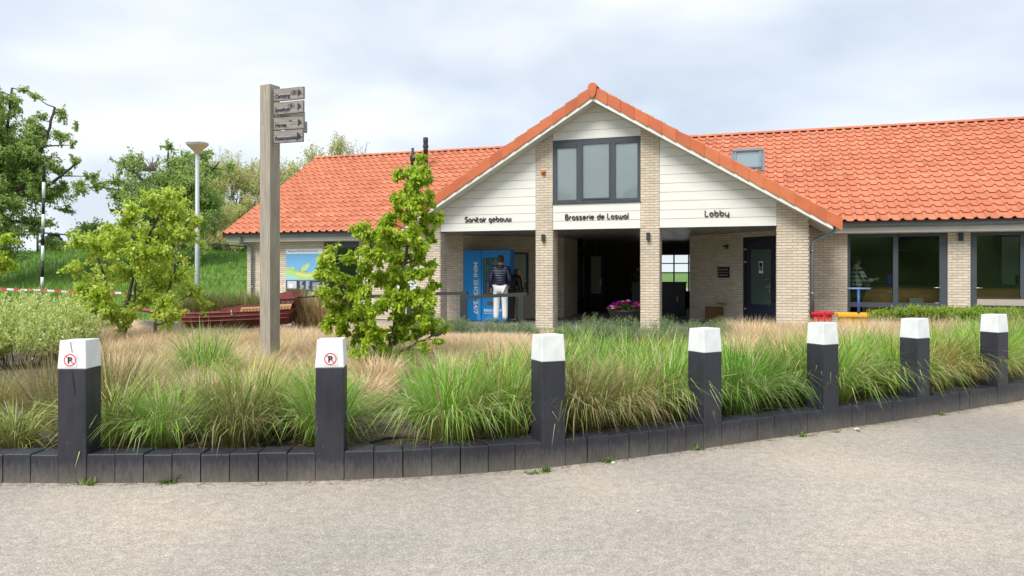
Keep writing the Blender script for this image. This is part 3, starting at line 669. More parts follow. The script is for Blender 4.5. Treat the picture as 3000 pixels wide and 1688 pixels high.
# ---------------------------------------------------------------- tiled roofs
roof = MB()
ov = lambda t: zmain(t)-.05
roof.add([(S0+.1, TE+.1, ov(TE+.1)), (S1, TE+.1, ov(TE+.1)), (S1, TR, ov(TR)), (S0+.1, TR, ov(TR)), (S1, 11.5, ZE-.05), (S0+.1, 11.5, ZE-.05)], [(0, 1, 2, 3), (3, 2, 4, 5)], M['under'])
zz = GZ0-.05
roof.add([(GS, -.36, zz), (GS, 6.3, zz), (GS+5.3, 6.3, zz-TANP*5.3), (GS+5.3, -.36, zz-TANP*5.3), (GS-5.3, 6.3, zz-TANP*5.3), (GS-5.3, -.36, zz-TANP*5.3)], [(0, 3, 2, 1), (0, 1, 4, 5)], M['under'])
# left verge closing face and end gable wall
roof.add([(LE, 1.75, 2.55), (LE, 11, 2.55), (LE, TR, ZR-.1)], [(0, 1, 2)], M['fascia'])
rf = roof.build('roof', bld)
TWd, TG = .245, .332; nrows = int((TR-TE)/math.cos(PIT)/TG)
def tile_profile(n=10):
    pts = []
    for k in range(n+1):
        u = k/n
        if u < .42: z = .052*math.sin(PI*u/.42)**1.1
        elif u < .52: z = 0
        else: z = -.007*math.sin(PI*(u-.52)/.48)
        pts.append((u*(TWd+.012), z))
    return pts
TP = tile_profile()
def tile_geo(L=.385):
    """local: x across, y up the slope, z normal; lower edge at y=0"""
    n = len(TP); vs = [(x, 0, z+.026) for x, z in TP]+[(x, L, z-.004) for x, z in TP]+[(x, .004, z+.002) for x, z in TP]
    fs = [(i, i+1, n+i+1, n+i) for i in range(n-1)]; nt_ = len(fs)
    fs += [(2*n+i, 2*n+i+1, i+1, i) for i in range(n-1)]
    return vs, fs, nt_
TV, TF, TN = tile_geo()
TCOL = [(.58, .192, .098), (.60, .206, .110), (.56, .178, .088), (.61, .225, .125), (.58, .197, .102), (.52, .165, .082), (.59, .202, .110)]
def tile_mesh(col):
    t = MB(); t.add(TV, TF[:TN], M['tile'], col, True); t.add(TV, TF[TN:], M['tile'], tuple(c*.55 for c in col)); return t.mesh('roof_tile')  # lower edge faces get a darker colour: shade under the tile lip painted in
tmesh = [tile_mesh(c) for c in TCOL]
Rm = Matrix.Rotation(PIT, 3, 'X')
tiles = []
ncol = int((S1-S0)/TWd)
sky_s = (5.72, 6.72); sky_t = (3.9, 5.55)
for r in range(nrows+1):
    t0 = TE+r*TG*math.cos(PIT)
    if t0 > TR-.12: continue
    for c in range(ncol):
        s0 = S0+c*TWd; sm = s0+TWd/2
        if zmain(t0+.15) < zgab(sm)-.10 and t0 > -.5: continue
        tiles.append((s0, t0, zmain(t0)))
def trank(t):
    w = Bw(*t); x = 1500+w.x/w.y*F
    if x > 3010 or zmain(t[1]) < zgab(t[0])+.15: return 1e9
    return w.length
tiles.sort(key=trank); tm = MB(); rt = random.Random(9)
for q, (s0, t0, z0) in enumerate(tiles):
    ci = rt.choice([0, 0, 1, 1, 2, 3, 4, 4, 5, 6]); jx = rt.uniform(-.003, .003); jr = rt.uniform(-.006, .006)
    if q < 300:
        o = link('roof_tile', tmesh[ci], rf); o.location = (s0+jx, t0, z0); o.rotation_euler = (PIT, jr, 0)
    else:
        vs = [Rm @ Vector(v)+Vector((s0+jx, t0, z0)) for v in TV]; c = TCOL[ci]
        tm.add(vs, TF[:TN], M['tile'], c, True); tm.add(vs, TF[TN:], M['tile'], tuple(x*.55 for x in c))  # edge faces darkened in colour to stand for the shade under the lip
# gable roof tiles (both slopes), run across in t
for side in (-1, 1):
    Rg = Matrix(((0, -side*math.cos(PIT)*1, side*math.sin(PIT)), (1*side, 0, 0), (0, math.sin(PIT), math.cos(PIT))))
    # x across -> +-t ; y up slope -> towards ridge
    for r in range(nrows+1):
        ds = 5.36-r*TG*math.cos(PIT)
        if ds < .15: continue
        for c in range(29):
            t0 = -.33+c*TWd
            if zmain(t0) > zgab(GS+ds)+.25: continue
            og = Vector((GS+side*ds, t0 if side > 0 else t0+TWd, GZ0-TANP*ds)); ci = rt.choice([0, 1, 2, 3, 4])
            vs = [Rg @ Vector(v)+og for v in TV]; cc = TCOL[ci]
            tm.add(vs, TF[:TN], M['tile'], cc, True); tm.add(vs, TF[TN:], M['tile'], tuple(x*.55 for x in cc))  # same painted shade on the lower edge faces
tag(tm.build('tiled_surface', rf), kind='stuff')
ed = MB()                                       # dark filler under the eave tiles
ed.box((S0+.02, TE+.02, ZE-.05), (-3.8, TE+.05, ZE+.012), M['under']); ed.build('eave_filler', bld); ed = MB(); ed.box((6.95, TE+.02, ZE-.05), (S1, TE+.05, ZE+.012), M['under']); ed.build('eave_filler', rf)
# verge tiles
VC = [(.60, .165, .062), (.57, .15, .058), (.62, .18, .072), (.54, .14, .056)]
for side in (-1, 1):
    nv = 17; Lv = 5.42/nv
    for k in range(nv):
        d0 = .02+k*Lv; d1 = d0+Lv; b = MB(); col = VC[rt.randrange(4)]; up = .022; st_ = .006*(k % 2)
        def pt(d, dz): return (GS+side*d, GZ0-TANP*d+dz)
        # front skirt: lower end stands proud of the next tile
        lo = -.225; e = .012
        pl = [pt(d0-.0, lo+.004), pt(d1+e, lo-.010), pt(d1+e, up+.030), pt(d0, up)]
        pl = pl if side > 0 else pl[::-1]
        f0, f1 = -.452, -.432
        vs = [(pl[i][0], f0-(.016 if (i in (1, 2) if side > 0 else i in (1, 2)) else 0), pl[i][1]) for i in range(4)]+[(p[0], f1, p[1]) for p in pl]
        b.add(vs, [(0, 1, 2, 3), (7, 6, 5, 4), (0, 4, 5, 1), (1, 5, 6, 2), (2, 6, 7, 3), (3, 7, 4, 0)], M['tile'], col)
        tp = [pt(d0, up-.012), pt(d1+e, up+.006), pt(d1+e, up+.024), pt(d0, up+.004)]
        b.prism(tp if side > 0 else tp[::-1], -.431, -.30, M['tile'], col=tuple(c*.93 for c in col)); b.build('verge_tile', rf)
# ridge tiles
def ridge(x0, y0, z, ln, axis, n, r=.11):
    for k in range(n):
        b = MB(); a0 = k*ln; a1 = a0+ln+.02; col = TCOL[rt.randrange(7)]; vs = []
        for a, rr_ in ((a0, r*1.06), (a1, r)):
            for q in range(9):
                th = PI*q/8; u = math.cos(th)*rr_; h = math.sin(th)*rr_*.62
                vs.append((x0+a, y0+u, z+h) if axis == 's' else (x0+u, y0+a, z+h))
        fs = [(i, i+1, i+10, i+9) for i in range(8)]+[tuple(range(9))]+[tuple(range(17, 8, -1))]
        b.add(vs, fs, M['tile'], col, False); b.build('ridge_tile', rf)
ridge(S0-.02, TR, ZR-.01, .40, 's', 71, .12)
ridge(GS, -.43, GZ0-.0, .40, 't', 17, .12)
ac = MB(); pr = [(.0, -.27), (.055, -.235), (.085, -.15), (.095, -.05), (.10, .03), (.075, .085), (0, .10)]
pl = [(GS+x, GZ0+z) for x, z in pr]+[(GS-x, GZ0+z) for x, z in reversed(pr[1:-1])]
ac.prism(pl, -.50, -.44, M['tile'], col=(.62, .175, .068)); ac.build('apex_tile', rf, .012)
# left verge of main roof
lv = MB()
for k in range(nrows):
    t0 = TE+k*TG*math.cos(PIT); t1 = t0+TG*math.cos(PIT)+.01
    lv.prism([(t0, zmain(t0)-.16), (t1, zmain(t1)-.16), (t1, zmain(t1)+.02), (t0, zmain(t0)+.035)], S0-.03, S0-.005, M['tile'], axis='x', col=TCOL[k % 7])
tag(lv.build('verge_strip', rf), kind='stuff')
# skylight -------------------------------------------------------------------------------
def roofpt(s, t, h=0): return Vector((s, t-math.sin(PIT)*h, zmain(t)+math.cos(PIT)*h))
def rbox(b, s0, s1, t0, t1, h0, h1, m):
    vs = [roofpt(s0, t0, h0), roofpt(s1, t0, h0), roofpt(s1, t1, h0), roofpt(s0, t1, h0), roofpt(s0, t0, h1), roofpt(s1, t0, h1), roofpt(s1, t1, h1), roofpt(s0, t1, h1)]
    b.add(vs, [(0, 3, 2, 1), (4, 5, 6, 7), (0, 1, 5, 4), (1, 2, 6, 5), (2, 3, 7, 6), (3, 0, 4, 7)], m)
def img_roof(x, y):                            # photo pixel -> (s,t) on main roof plane
    d = Vector(((x-1500)/F, 1, (HZ-y)/F)); o = cam.location-BO
    du, dw, dz = d.dot(U), d.dot(Wd), d.z; ou, ow = o.dot(U), o.dot(Wd)
    # EYE + k dz = ZE + TANP*(ow + k dw - TE)
    k = (ZE+TANP*(ow-TE)-EYE)/(dz-TANP*dw); return ou+k*du, ow+k*dw
a_ = img_roof(2148, 502); b_ = img_roof(2237, 449); c_ = img_roof(2237, 500)
s_l, s_r, t_b, t_t = b_[0]-1.02, b_[0], c_[1], b_[1]
s_r = img_roof(2240, 475)[0]; s_l = img_roof(2141, 475)[0]
skl = MB(); wf = .08
rbox(skl, s_l, s_r, t_b-.08, t_t+.06, .02, .055, M['zinc'])
rbox(skl, s_l+.08, s_l+.15, t_b+.04, t_t, .05, .12, M['zinc']); rbox(skl, s_r-.15, s_r-.08, t_b+.04, t_t, .05, .12, M['zinc'])
rbox(skl, s_l+.06, s_r-.06, t_t-.08, t_t+.05, .05, .15, M['zinc']); rbox(skl, s_l+.08, s_r-.08, t_b, t_b+.07, .05, .115, M['zinc'])
sk = skl.build('skylight', rf)
sp_ = MB(); rbox(sp_, s_l+.15, s_r-.15, t_b+.07, t_t-.08, .06, .08, mat('skylight_glass', (.20, .25, .27), .08, spec=.6)); sp_.build('pane', sk)
# roof pipes ---------------------------------------------------------------------------
def pipe(x, y, prof, nm):
    s_, t_ = img_roof(x, y); p = MB(); z = zmain(t_)
    p.lathe([(r, h) for r, h in prof], M['charcoal'], 14, (s_, t_, z-.15)); fl = MB()
    q = p.build(nm, rf); rbox(fl, s_-.16, s_+.16, t_-.2, t_+.16, .02, .045, M['zinc']); fl.build('flashing', q)
pipe(1209, 497, [(.065, 0), (.065, .42), (.085, .43), (.085, .5), (.10, .53), (.10, .56), (.06, .68), (.05, .70), (.045, .83), (.03, .835), (.03, .855), (.055, .86), (.055, .875)], 'vent_pipe')
pipe(1247, 492, [(.075, 0), (.075, .74), (.095, .75), (.075, .78), (.075, .82), (.10, .84), (.10, .86), (.072, .98), (.085, 1.0), (.085, 1.16), (.07, 1.18)], 'flue_pipe')
# ================================================================ PORCH CONTENTS, ROOMS
def bloc(o): o.parent = None; return o
def placed(root, s, t, z=0, rz=0): root.location = Bw(s, t, z); root.rotation_euler = (0, 0, TH+rz); return root
# notice window in the left splayed wall (frame sits in wall opening)
def splay(a, h=0): # distance a along left splay wall, h outward
    d = Vector((1, 1)).normalized(); n = Vector((d.y, -d.x)); p = Vector((-2.67, 1.75))+d*a+n*h; return p
def sbox(b, a0, a1, h0, h1, z0, z1, m, base=(-2.67, 1.75), dirv=(1, 1), col=None):
    d = Vector(dirv).normalized(); n = Vector((d.y, -d.x)); p0 = Vector(base)
    q = [p0+d*a0+n*h0, p0+d*a1+n*h0, p0+d*a1+n*h1, p0+d*a0+n*h1]
    vs = [(v.x, v.y, z) for z in (z0, z1) for v in q]
    b.add(vs, [(0, 3, 2, 1), (4, 5, 6, 7), (0, 1, 5, 4), (1, 2, 6, 5), (2, 3, 7, 6), (3, 0, 4, 7)], m, col)
nb = MB(); gw = M['frame']
sbox(nb, 1.06, 2.1, -.06, .0, .86, .91, gw); sbox(nb, 1.06, 2.1, -.06, 0, 2.0, 2.05, gw); sbox(nb, 1.06, 1.10, -.06, 0, .91, 2.0, gw); sbox(nb, 2.06, 2.1, -.06, 0, .91, 2.0, gw); sbox(nb, 1.02, 2.14, 0, .06, .82, .86, M['zinc'])
nbo = nb.build('notice_window', bld)
g = MB(); sbox(g, 1.10, 2.06, -.03, -.025, .91, 2.0, M['glass']); g.build('pane', nbo)
bk = MB(); sbox(bk, 1.10, 2.06, -.12, -.08, .91, 2.0, mat('notice_back', (.75, .78, .76), .7)); bk.build('backboard', nbo)
for a0, a1, z0, z1, c in ((a-.98, b-.98, z-.03, y-.03, q) for a, b, z, y, q in ((2.1, 2.33, 1.3, 1.62, (.03, .05, .04)), (2.42, 2.85, 1.3, 1.6, (.12, .2, .12)), (2.15, 2.35, .97, 1.25, (.22, .22, .26)), (2.4, 2.7, .97, 1.22, (.4, .42, .42)), (2.48, 2.66, .99, 1.15, (.25, .12, .04)), (2.75, 2.95, .98, 1.3, (.5, .22, .16)), (2.9, 3.05, 1.0, 1.2, (.1, .3, .28)), (2.15, 2.26, 1.75, 1.85, (.5, .06, .06)))):
    b = MB(); k = .002*(a0*10 % 3); sbox(b, a0, a1, -.078, -.07+k, z0, z1, mat('leaflet', c, .6)); b.build('leaflet', nbo)
# dark doors in corridor, rear glazing
def simple_door(name, base, dirv, w, h, z, leafm, fr=M['navy'], glass=True, gm=M['glass']):
    o = MB(); sbox(o, 0, .08, -.08, .02, z, h, fr, base, dirv); sbox(o, w-.08, w, -.08, .02, z, h, fr, base, dirv); sbox(o, .08, w-.08, -.08, .02, h-.1, h, fr, base, dirv)
    d = o.build(name, bld); lf = MB(); x0, x1 = .085, w-.085
    sbox(lf, x0, x0+.14, -.05, 0, z, h-.105, leafm, base, dirv); sbox(lf, x1-.14, x1, -.05, 0, z, h-.105, leafm, base, dirv); sbox(lf, x0+.14, x1-.14, -.05, 0, h-.32, h-.105, leafm, base, dirv); sbox(lf, x0+.14, x1-.14, -.05, 0, z, z+.55, leafm, base, dirv)
    l = lf.build('door_leaf', d); g = MB(); sbox(g, x0+.141, x1-.141, -.03, -.02, z+.551, h-.321, gm, base, dirv); g.build('pane', l); return d, l
# lobby door in the right splay wall
sgl = mat('frosted_pane', (.075, .115, .105), .25)
base = Vector((3.41, 4.09)); dv = (1, -1); bl = base+Vector(dv).normalized()*2.13
ld, ll = simple_door('lobby_door', bl, dv, 1.16, 2.38, .1, M['navy'], gm=sgl)
hb = MB(); sbox(hb, .93, .955, .0, .05, .95, 1.2, M['steel'], bl, dv); sbox(hb, .82, .96, .045, .065, 1.1, 1.118, M['steel'], bl, dv); sbox(hb, .8, .95, .0, .05, 1.29, 1.31, M['zinc'], bl, dv); hb.build('handle', ll)
hg = MB()
for z in (1.72, 2.05, .5): sbox(hg, .03, .12, .001, .03, z, z+.05, M['steel'], bl, dv)
hg.build('hinge', ld)
st1 = MB(); sbox(st1, .52, .66, -.015, -.01, 1.45, 1.75, M['print'], bl, dv); sbox(st1, .54, .64, -.01, -.006, 1.52, 1.72, M['black'], bl, dv); sbox(st1, .55, .63, -.006, -.003, 1.55, 1.62, M['zinc'], bl, dv); st1.build('notice', ll)
# name plates, camera, shelf on the lobby wall: things of their own
def wallthing(name, label, cat, cb):
    r = empty(name, BO, TH, label, cat); cb(r); return r
def plates(r):
    for k, z in enumerate((1.48, 1.33)):
        b = MB(); sbox(b, 1.18, 1.62, .012, .035, z, z+.135, M['black'], base, dv); q = b.build('plate', r)
        p = MB(); rj = random.Random(k)
        for i in range(6):
            a = 1.22+i*.065; sbox(p, a, a+.012+.012*rj.random(), .035, .037, z+.05, z+.075+.02*rj.random(), M['print'], base, dv)
        p.build('marking', q)
wallthing('name_plates', 'two black rectangular plates with small white marks on the lobby wall beside the door', 'plates', plates)
def camf(r):
    b = MB(); sbox(b, 1.5, 1.58, .012, .09, 2.1, 2.19, M['zinc'], base, dv); sbox(b, 1.46, 1.62, .05, .12, 2.16, 2.2, M['charcoal'], base, dv); b.build('housing', r)
wallthing('wall_camera', 'small grey camera box high on the brick lobby wall above the black plates', 'camera', camf)
def ash(r):
    p = base+Vector(dv).normalized()*1.45+Vector((dv[1], -dv[0])).normalized()*.16; b = MB(); b.lathe([(.10, 0), (.12, .02), (.115, .035), (.02, .04)], M['zinc'], 14, (p.x, p.y, .62)); b.build('bowl', r)
    c = MB(); sbox(c, 1.43, 1.47, .0, .16, .625, .645, M['zinc'], base, dv); c.build('bracket', r)
wallthing('wall_ashtray', 'flat grey round tray on a bracket low on the lobby wall', 'ashtray', ash)
cb = empty('cardboard_box', BO, TH, 'plain brown cardboard box standing against the lobby wall', 'box')
b = MB(); sbox(b, .98, 1.40, .03, .3, .1, .52, M['cardboard'], base, dv); b.build('carton', cb, .006); b = MB(); sbox(b, .98, 1.18, .03, .3, .521, .53, M['cardboard'], base, dv); sbox(b, 1.2, 1.40, .03, .3, .521, .528, M['cardboard'], base, dv); b.build('flap', cb)
# corridor doors on left wall, partitions, rear glazing
cd = Vector((-.33, 5.85)); simple_door('corridor_door', cd, (0, 1), 1.2, 2.3, .1, M['navy'])
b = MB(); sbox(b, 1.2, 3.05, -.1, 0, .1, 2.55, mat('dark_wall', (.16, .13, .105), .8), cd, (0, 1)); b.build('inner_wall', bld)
od = MB(); odm = M['black']
X_ = lambda v: v
dl0, dl1 = (-.2, 6.95), (.36, 6.75)
def dbox(b, a0, a1, h0, h1, z0, z1, m): sbox(b, a0, a1, h0, h1, z0, z1, m, dl0, (dl1[0]-dl0[0], dl1[1]-dl0[1]))
dbox(od, 0, .09, -.04, 0, .1, 2.1, odm); dbox(od, .5, .58, -.04, 0, .1, 2.1, odm); dbox(od, .09, .5, -.04, 0, 2.0, 2.1, odm); dbox(od, .09, .5, -.04, 0, .1, .75, odm); oo = od.build('open_door', bld)
g = MB(); dbox(g, .09, .5, -.03, -.02, .75, 2.0, mat('reflecting_pane', (.30, .29, .25), .15, spec=.8)); g.build('pane', oo)
b = MB(); dbox(b, .47, .52, .0, .04, 1.0, 1.25, M['steel']); b.build('handle', oo)
# cross partition at t=9 with opening
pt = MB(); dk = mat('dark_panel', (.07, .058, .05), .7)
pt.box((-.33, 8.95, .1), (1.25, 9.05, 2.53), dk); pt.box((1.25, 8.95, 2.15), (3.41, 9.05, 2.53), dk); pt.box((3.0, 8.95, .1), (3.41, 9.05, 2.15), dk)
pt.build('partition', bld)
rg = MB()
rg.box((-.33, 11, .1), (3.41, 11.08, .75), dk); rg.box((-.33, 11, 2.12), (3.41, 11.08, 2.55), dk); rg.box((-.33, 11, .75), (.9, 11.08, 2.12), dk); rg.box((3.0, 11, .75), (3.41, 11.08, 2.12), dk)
for x in (1.5, 2.2, 2.75): rg.box((x, 11.0, .75), (x+.05, 11.06, 2.12), M['black'])
for z in (1.42, 1.78): rg.box((.9, 11.01, z), (3.0, 11.05, z+.04), M['black'])
ro = rg.build('rear_window', bld); g = MB(); g.box((.9, 11.03, .75), (3.0, 11.035, 2.12), M['glass_up']); g.build('pane', ro)
ct = empty('reception_desk', (0, 0, 0), 0, 'tall black counter standing in the dark corridor behind the right brick pillar', 'counter'); placed(ct, 2.35, 6.2, .1)
b = MB(); b.box((-.95, 0, 0), (.72, .5, 1.02), M['navy']); b.build('counter_body', ct); b = MB(); b.box((-.98, -.03, 1.02), (.75, .53, 1.06), M['black']); b.build('counter_top', ct); b = MB(); b.box((.48, -.02, .45), (.5, -.001, .6), M['steel']); b.build('handle', ct)
# inner shells of rooms so that no sky shows through
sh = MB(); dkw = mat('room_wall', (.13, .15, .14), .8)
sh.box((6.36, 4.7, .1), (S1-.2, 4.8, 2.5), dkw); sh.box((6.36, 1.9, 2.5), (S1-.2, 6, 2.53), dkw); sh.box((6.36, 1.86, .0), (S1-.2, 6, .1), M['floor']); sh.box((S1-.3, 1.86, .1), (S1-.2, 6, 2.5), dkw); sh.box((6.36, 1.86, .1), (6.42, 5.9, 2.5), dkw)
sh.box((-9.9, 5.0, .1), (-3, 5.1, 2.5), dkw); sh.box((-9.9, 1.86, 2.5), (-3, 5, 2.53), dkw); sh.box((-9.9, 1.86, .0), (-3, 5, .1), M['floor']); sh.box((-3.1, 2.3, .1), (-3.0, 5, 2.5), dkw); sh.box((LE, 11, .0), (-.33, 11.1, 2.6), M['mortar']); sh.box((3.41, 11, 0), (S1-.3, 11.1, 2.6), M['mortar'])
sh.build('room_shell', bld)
# restaurant furniture seen through glass
def furn(name, label, cat, s, t, parts, z=.1):
    r = empty(name, (0, 0, 0), 0, label, cat); placed(r, s, t, z)
    for nm, boxes, m in parts:
        b = MB()
        for bx in boxes: b.box(bx[:3], bx[3:], m)
        b.build(nm, r)
    return r
furn('serving_counter', 'long brown serving counter with dark top seen through the glass doors', 'counter', 7.3, 2.75, [('front_panel', [(0, 0, .0, 7.5, .1, 1.02)], M['brownwood']), ('counter_top', [(-.05, -.1, 1.02, 7.55, .7, 1.07)], M['black']), ('foot_rail', [(0, -.06, .2, 7.5, -.04, .22), (.6, -.02, .28, 2.6, -.005, .29), (3, -.02, .28, 4.6, -.005, .29)], M['steel'])])
furn('menu_board', 'large dark brown board on the back wall behind the counter', 'board', 8.8, 4.6, [('panel', [(0, 0, 1.05, 1.6, .06, 1.95)], mat('dkbrown', (.07, .05, .025), .6)), ('board_frame', [(-.04, -.02, 1.0, 0, .06, 2.0), (-.04, -.02, 1.951, 1.6, .06, 2.0)], mat('palegreen', (.16, .22, .18), .6))])
furn('wall_panel', 'pale green lit wall panel behind the counter in the rightmost window', 'panel', 11.3, 4.6, [('panel', [(0, 0, 1.02, 1.5, .08, 2.3)], mat('palegreen2', (.55, .66, .60), .6))])
furn('tap_unit', 'small dark tap unit standing on the counter behind the rightmost window', 'tap', 11.2, 2.95, [('base', [(0, 0, 1.08, .25, .2, 1.3)], M['black']), ('spout', [(.3, .05, 1.17, .7, .09, 1.2), (.5, .05, .99, .54, .09, 1.17)], M['steel'])])
furn('blue_dispenser', 'bright blue dispenser standing on the counter behind the left glass door', 'dispenser', 8.35, 2.8, [('tank', [(0, 0, 1.07, .2, .16, 1.32)], mat('cobalt', (.01, .03, .45), .4)), ('drip_tray', [(-.03, -.12, .87, .24, -.101, .91)], M['cream'])])
furn('white_bin', 'small pale box on the floor seen through the right leaf of the glass doors', 'box', 8.75, 2.3, [('body', [(0, 0, .4, .3, .25, .75)], M['cream'])])
# porch wall lamps -----------------------------------------------------------------
def lamp(s, t, z, label):
    r = empty('wall_lamp', (0, 0, 0), 0, label, 'lamp', 'black wall lamps on the brickwork'); placed(r, s, t, z)
    b = MB(); b.box((-.042, -.1, -.09), (.042, -.015, .09), M['charcoal']); b.build('lamp_housing', r, .008); b = MB(); b.box((-.03, -.0165, -.06), (.03, .0, .06), M['black']); b.build('bracket', r)
lamp(.21, -.005, 2.33, 'small black wall lamp on the left brick pillar below the orange light')
lamp(2.80, -.005, 2.33, 'small black wall lamp on the right brick pillar between porch openings')
lamp(9.71, 1.745, 2.29, 'small black wall lamp on the brick strip between the two glass doors')
al = empty('alarm_light', (0, 0, 0), 0, 'small round orange alarm light high on the left brick pillar', 'alarm light'); placed(al, .2, -.005, 3.97)
b = MB(); b.ball((0, -.05, .0), (.06, .05, .055), M['orange'], 12); b.build('lens', al); b = MB(); b.box((-.05, -.03, -.06), (.06, 0, .03), M['gold']); b.build('base', al)
# lettering: stroke glyphs ------------------------------------------------------------
def arc(cx, cy, rx, ry, a0, a1, n=9): return [(cx+rx*math.cos(R(a0+(a1-a0)*k/n)), cy+ry*math.sin(R(a0+(a1-a0)*k/n))) for k in range(n+1)]
X = .3; GL = {                                  # x-height 0.6, cap 1.0
 'o': ([arc(X, .3, .3, .3, 0, 360, 16)], .6), 'a': ([arc(X, .3, .3, .3, 0, 360, 16), [(.6, .3), (.6, 0)]], .6), 'b': ([arc(X, .3, .3, .3, 0, 360, 16), [(0, .3), (0, 1)]], .6),
 'd': ([arc(X, .3, .3, .3, 0, 360, 16), [(.6, .3), (.6, 1)]], .6), 'g': ([arc(X, .3, .3, .3, 0, 360, 16), [(.6, .3), (.6, -.1)]+arc(.35, -.1, .25, .17, 0, -110, 6)], .6),
 'e': ([[(0, .3), (.6, .3)]+arc(X, .3, .3, .3, 0, 300, 14)], .6), 'n': ([[(0, 0), (0, .3)]+arc(X, .3, .3, .3, 180, 0, 9)+[(.6, 0)]], .6), 'i': ([[(0, 0), (0, .6)], [(0, .82), (0, .9)]], 0),
 'r': ([[(0, 0), (0, .3)]+arc(X, .3, .3, .3, 180, 80, 6)], .34), 't': ([[(0, .95), (0, .25)]+arc(.22, .22, .22, .22, 180, 270, 5)+[(.36, 0)], [(0, .6), (.34, .6)]], .36), 'u': ([[(0, .6), (0, .3)]+arc(X, .3, .3, .3, 180, 360, 9)+[(.6, .6)]], .6),
 'w': ([[(0, .6), (0, .2)]+arc(.2, .2, .2, .2, 180, 360, 7)+[(.4, .6)], [(.4, .2)]+arc(.6, .2, .2, .2, 180, 360, 7)+[(.8, .6)]], .8), 'l': ([[(0, 1), (0, 0)]], 0), 'y': ([[(0, .6), (0, .3)]+arc(X, .3, .3, .3, 180, 300, 7)+[(.6, .3)], [(.6, .6), (.6, -.25)]], .6),
 's': ([[(.44, .6), (.16, .6)]+arc(.16, .45, .15, .15, 90, 270, 6)+[(.3, .3)]+arc(.3, .15, .15, .15, 90, -90, 6)+[(0, 0)]], .46), 'S': ([[(.6, .98), (.25, .98)]+arc(.25, .74, .24, .24, 90, 270, 7)+[(.38, .5)]+arc(.38, .25, .25, .25, 90, -90, 7)+[(0, 0)]], .62),
 'L': ([[(0, 1), (0, 0), (.5, 0)]], .5), 'B': ([[(0, 0), (0, 1), (.3, 1)]+arc(.3, .77, .22, .23, 90, -90, 7)+[(.0, .54)], [(.3, .54)]+arc(.32, .27, .27, .27, 90, -90, 7)+[(0, 0)]], .6)}
def lettering(txt, s0, s1, z, h, label):
    r = empty('lettering_sign', (0, 0, 0), 0, label, 'sign', 'dark raised lettering on the white boards'); placed(r, s0, 0, z)
    gap = .27; xs_ = 0
    for ch in txt: xs_ += (.45 if ch == ' ' else GL[ch][1]+gap)
    sx = (s1-s0)/(xs_-gap); x = 0
    for ch in txt:
        if ch == ' ': x += .45; continue
        b = MB()
        for strk in GL[ch][0]:
            b.tube([((x+p[0])*sx, -.016, p[1]*h) for p in strk], .0135, LETM, 8)
        b.build('letter', r); x += GL[ch][1]+gap
LETM = mat('letter_metal', (.05, .055, .055), .5)
def s_at(x, t=0):
    o = Bw(0, t); r = (x-1500)/F; return (r*o.y-o.x)/(U.x-r*U.y)
lettering('Sanitair gebouw', s_at(1363), s_at(1497), 2.775, .125, 'raised dark words Sanitair gebouw on the left white boarding')
lettering('Brasserie de Loswal', s_at(1657), s_at(1840), 2.775, .125, 'raised dark words Brasserie de Loswal under the upper window')
lettering('Lobby', s_at(2066), s_at(2135), 2.78, .135, 'raised dark word Lobby on the right white boarding')
# vending machine --------------------------------------------------------------------
vm = empty('vending_machine', (0, 0, 0), 0, 'tall bright blue vending machine with MINI SHOP lettering in the left porch bay', 'vending machine'); placed(vm, -2.62, 1.45, .1)
b = MB(); b.box((0, .22, 0), (1.42, .46, 2.0), M['blue']); b.build('cabinet', vm, .01)
b = MB(); w, h = 1.42, 2.0
for p0, p1 in (((.02, .18, .02), (.54, .219, 1.98)), ((.555, .18, .02), (1.40, .219, .70)), ((.555, .18, 1.78), (1.40, .219, 1.98)), ((.555, .18, .70), (.60, .219, 1.78)), ((1.17, .18, .70), (1.40, .219, 1.78))): b.box(p0, p1, M['blue'])
dr = b.build('front_door', vm)
b = MB(); b.box((.601, .2, .701), (1.169, .206, 1.779), M['glass']); b.build('pane', dr)
b = MB(); b.box((.6, .225, .7), (1.17, .229, 1.78), mat('machine_inside', (.16, .15, .13), .6)); b.build('interior', vm)
rj = random.Random(2)
for z in (.74, .95, 1.16, 1.37, 1.58):
    q = MB(); q.box((.605, .2065, z), (1.165, .2245, z+.012), M['zinc']); sh_ = q.build('shelf', vm)
    for k in range(7):
        hh = rj.uniform(.08, .17); p = MB(); p.box((.62+k*.077, .209, z+.012), (.67+k*.077, .224, z+.012+hh), mat('pack', (rj.uniform(.1, .6), rj.uniform(.1, .5), rj.uniform(.08, .4)), .5)); p.build('packet', sh_)
b = MB(); b.box((.72, .178, .44), (1.12, .181, .56), mat('hatch', (.12, .09, .08), .5)); b.build('delivery_hatch', dr)
b = MB(); b.box((1.22, .178, 1.35), (1.34, .181, 1.56), M['print']); b.build('keypad', dr)
b = MB(); b.box((.43, .1795, .05), (.49, .1805, 1.2), M['lightblue']); b.build('stripe', dr)
def letters(txt, size, x, z, rot, nm='lettering', bold=.004, sx=1): text_obj(txt, size, M['print'], nm, dr, (x, .176, z), (PI/2, rot, 0), .001, bold=bold, sx=sx)
letters('MINI SHOP 24/7', .165, .32, 1.66, PI/2, sx=1.28)
letters('MINI SHOP 24/7', .11, .62, .27, 0, bold=.003); letters('Powered by A', .045, .62, .215, 0, bold=.001)
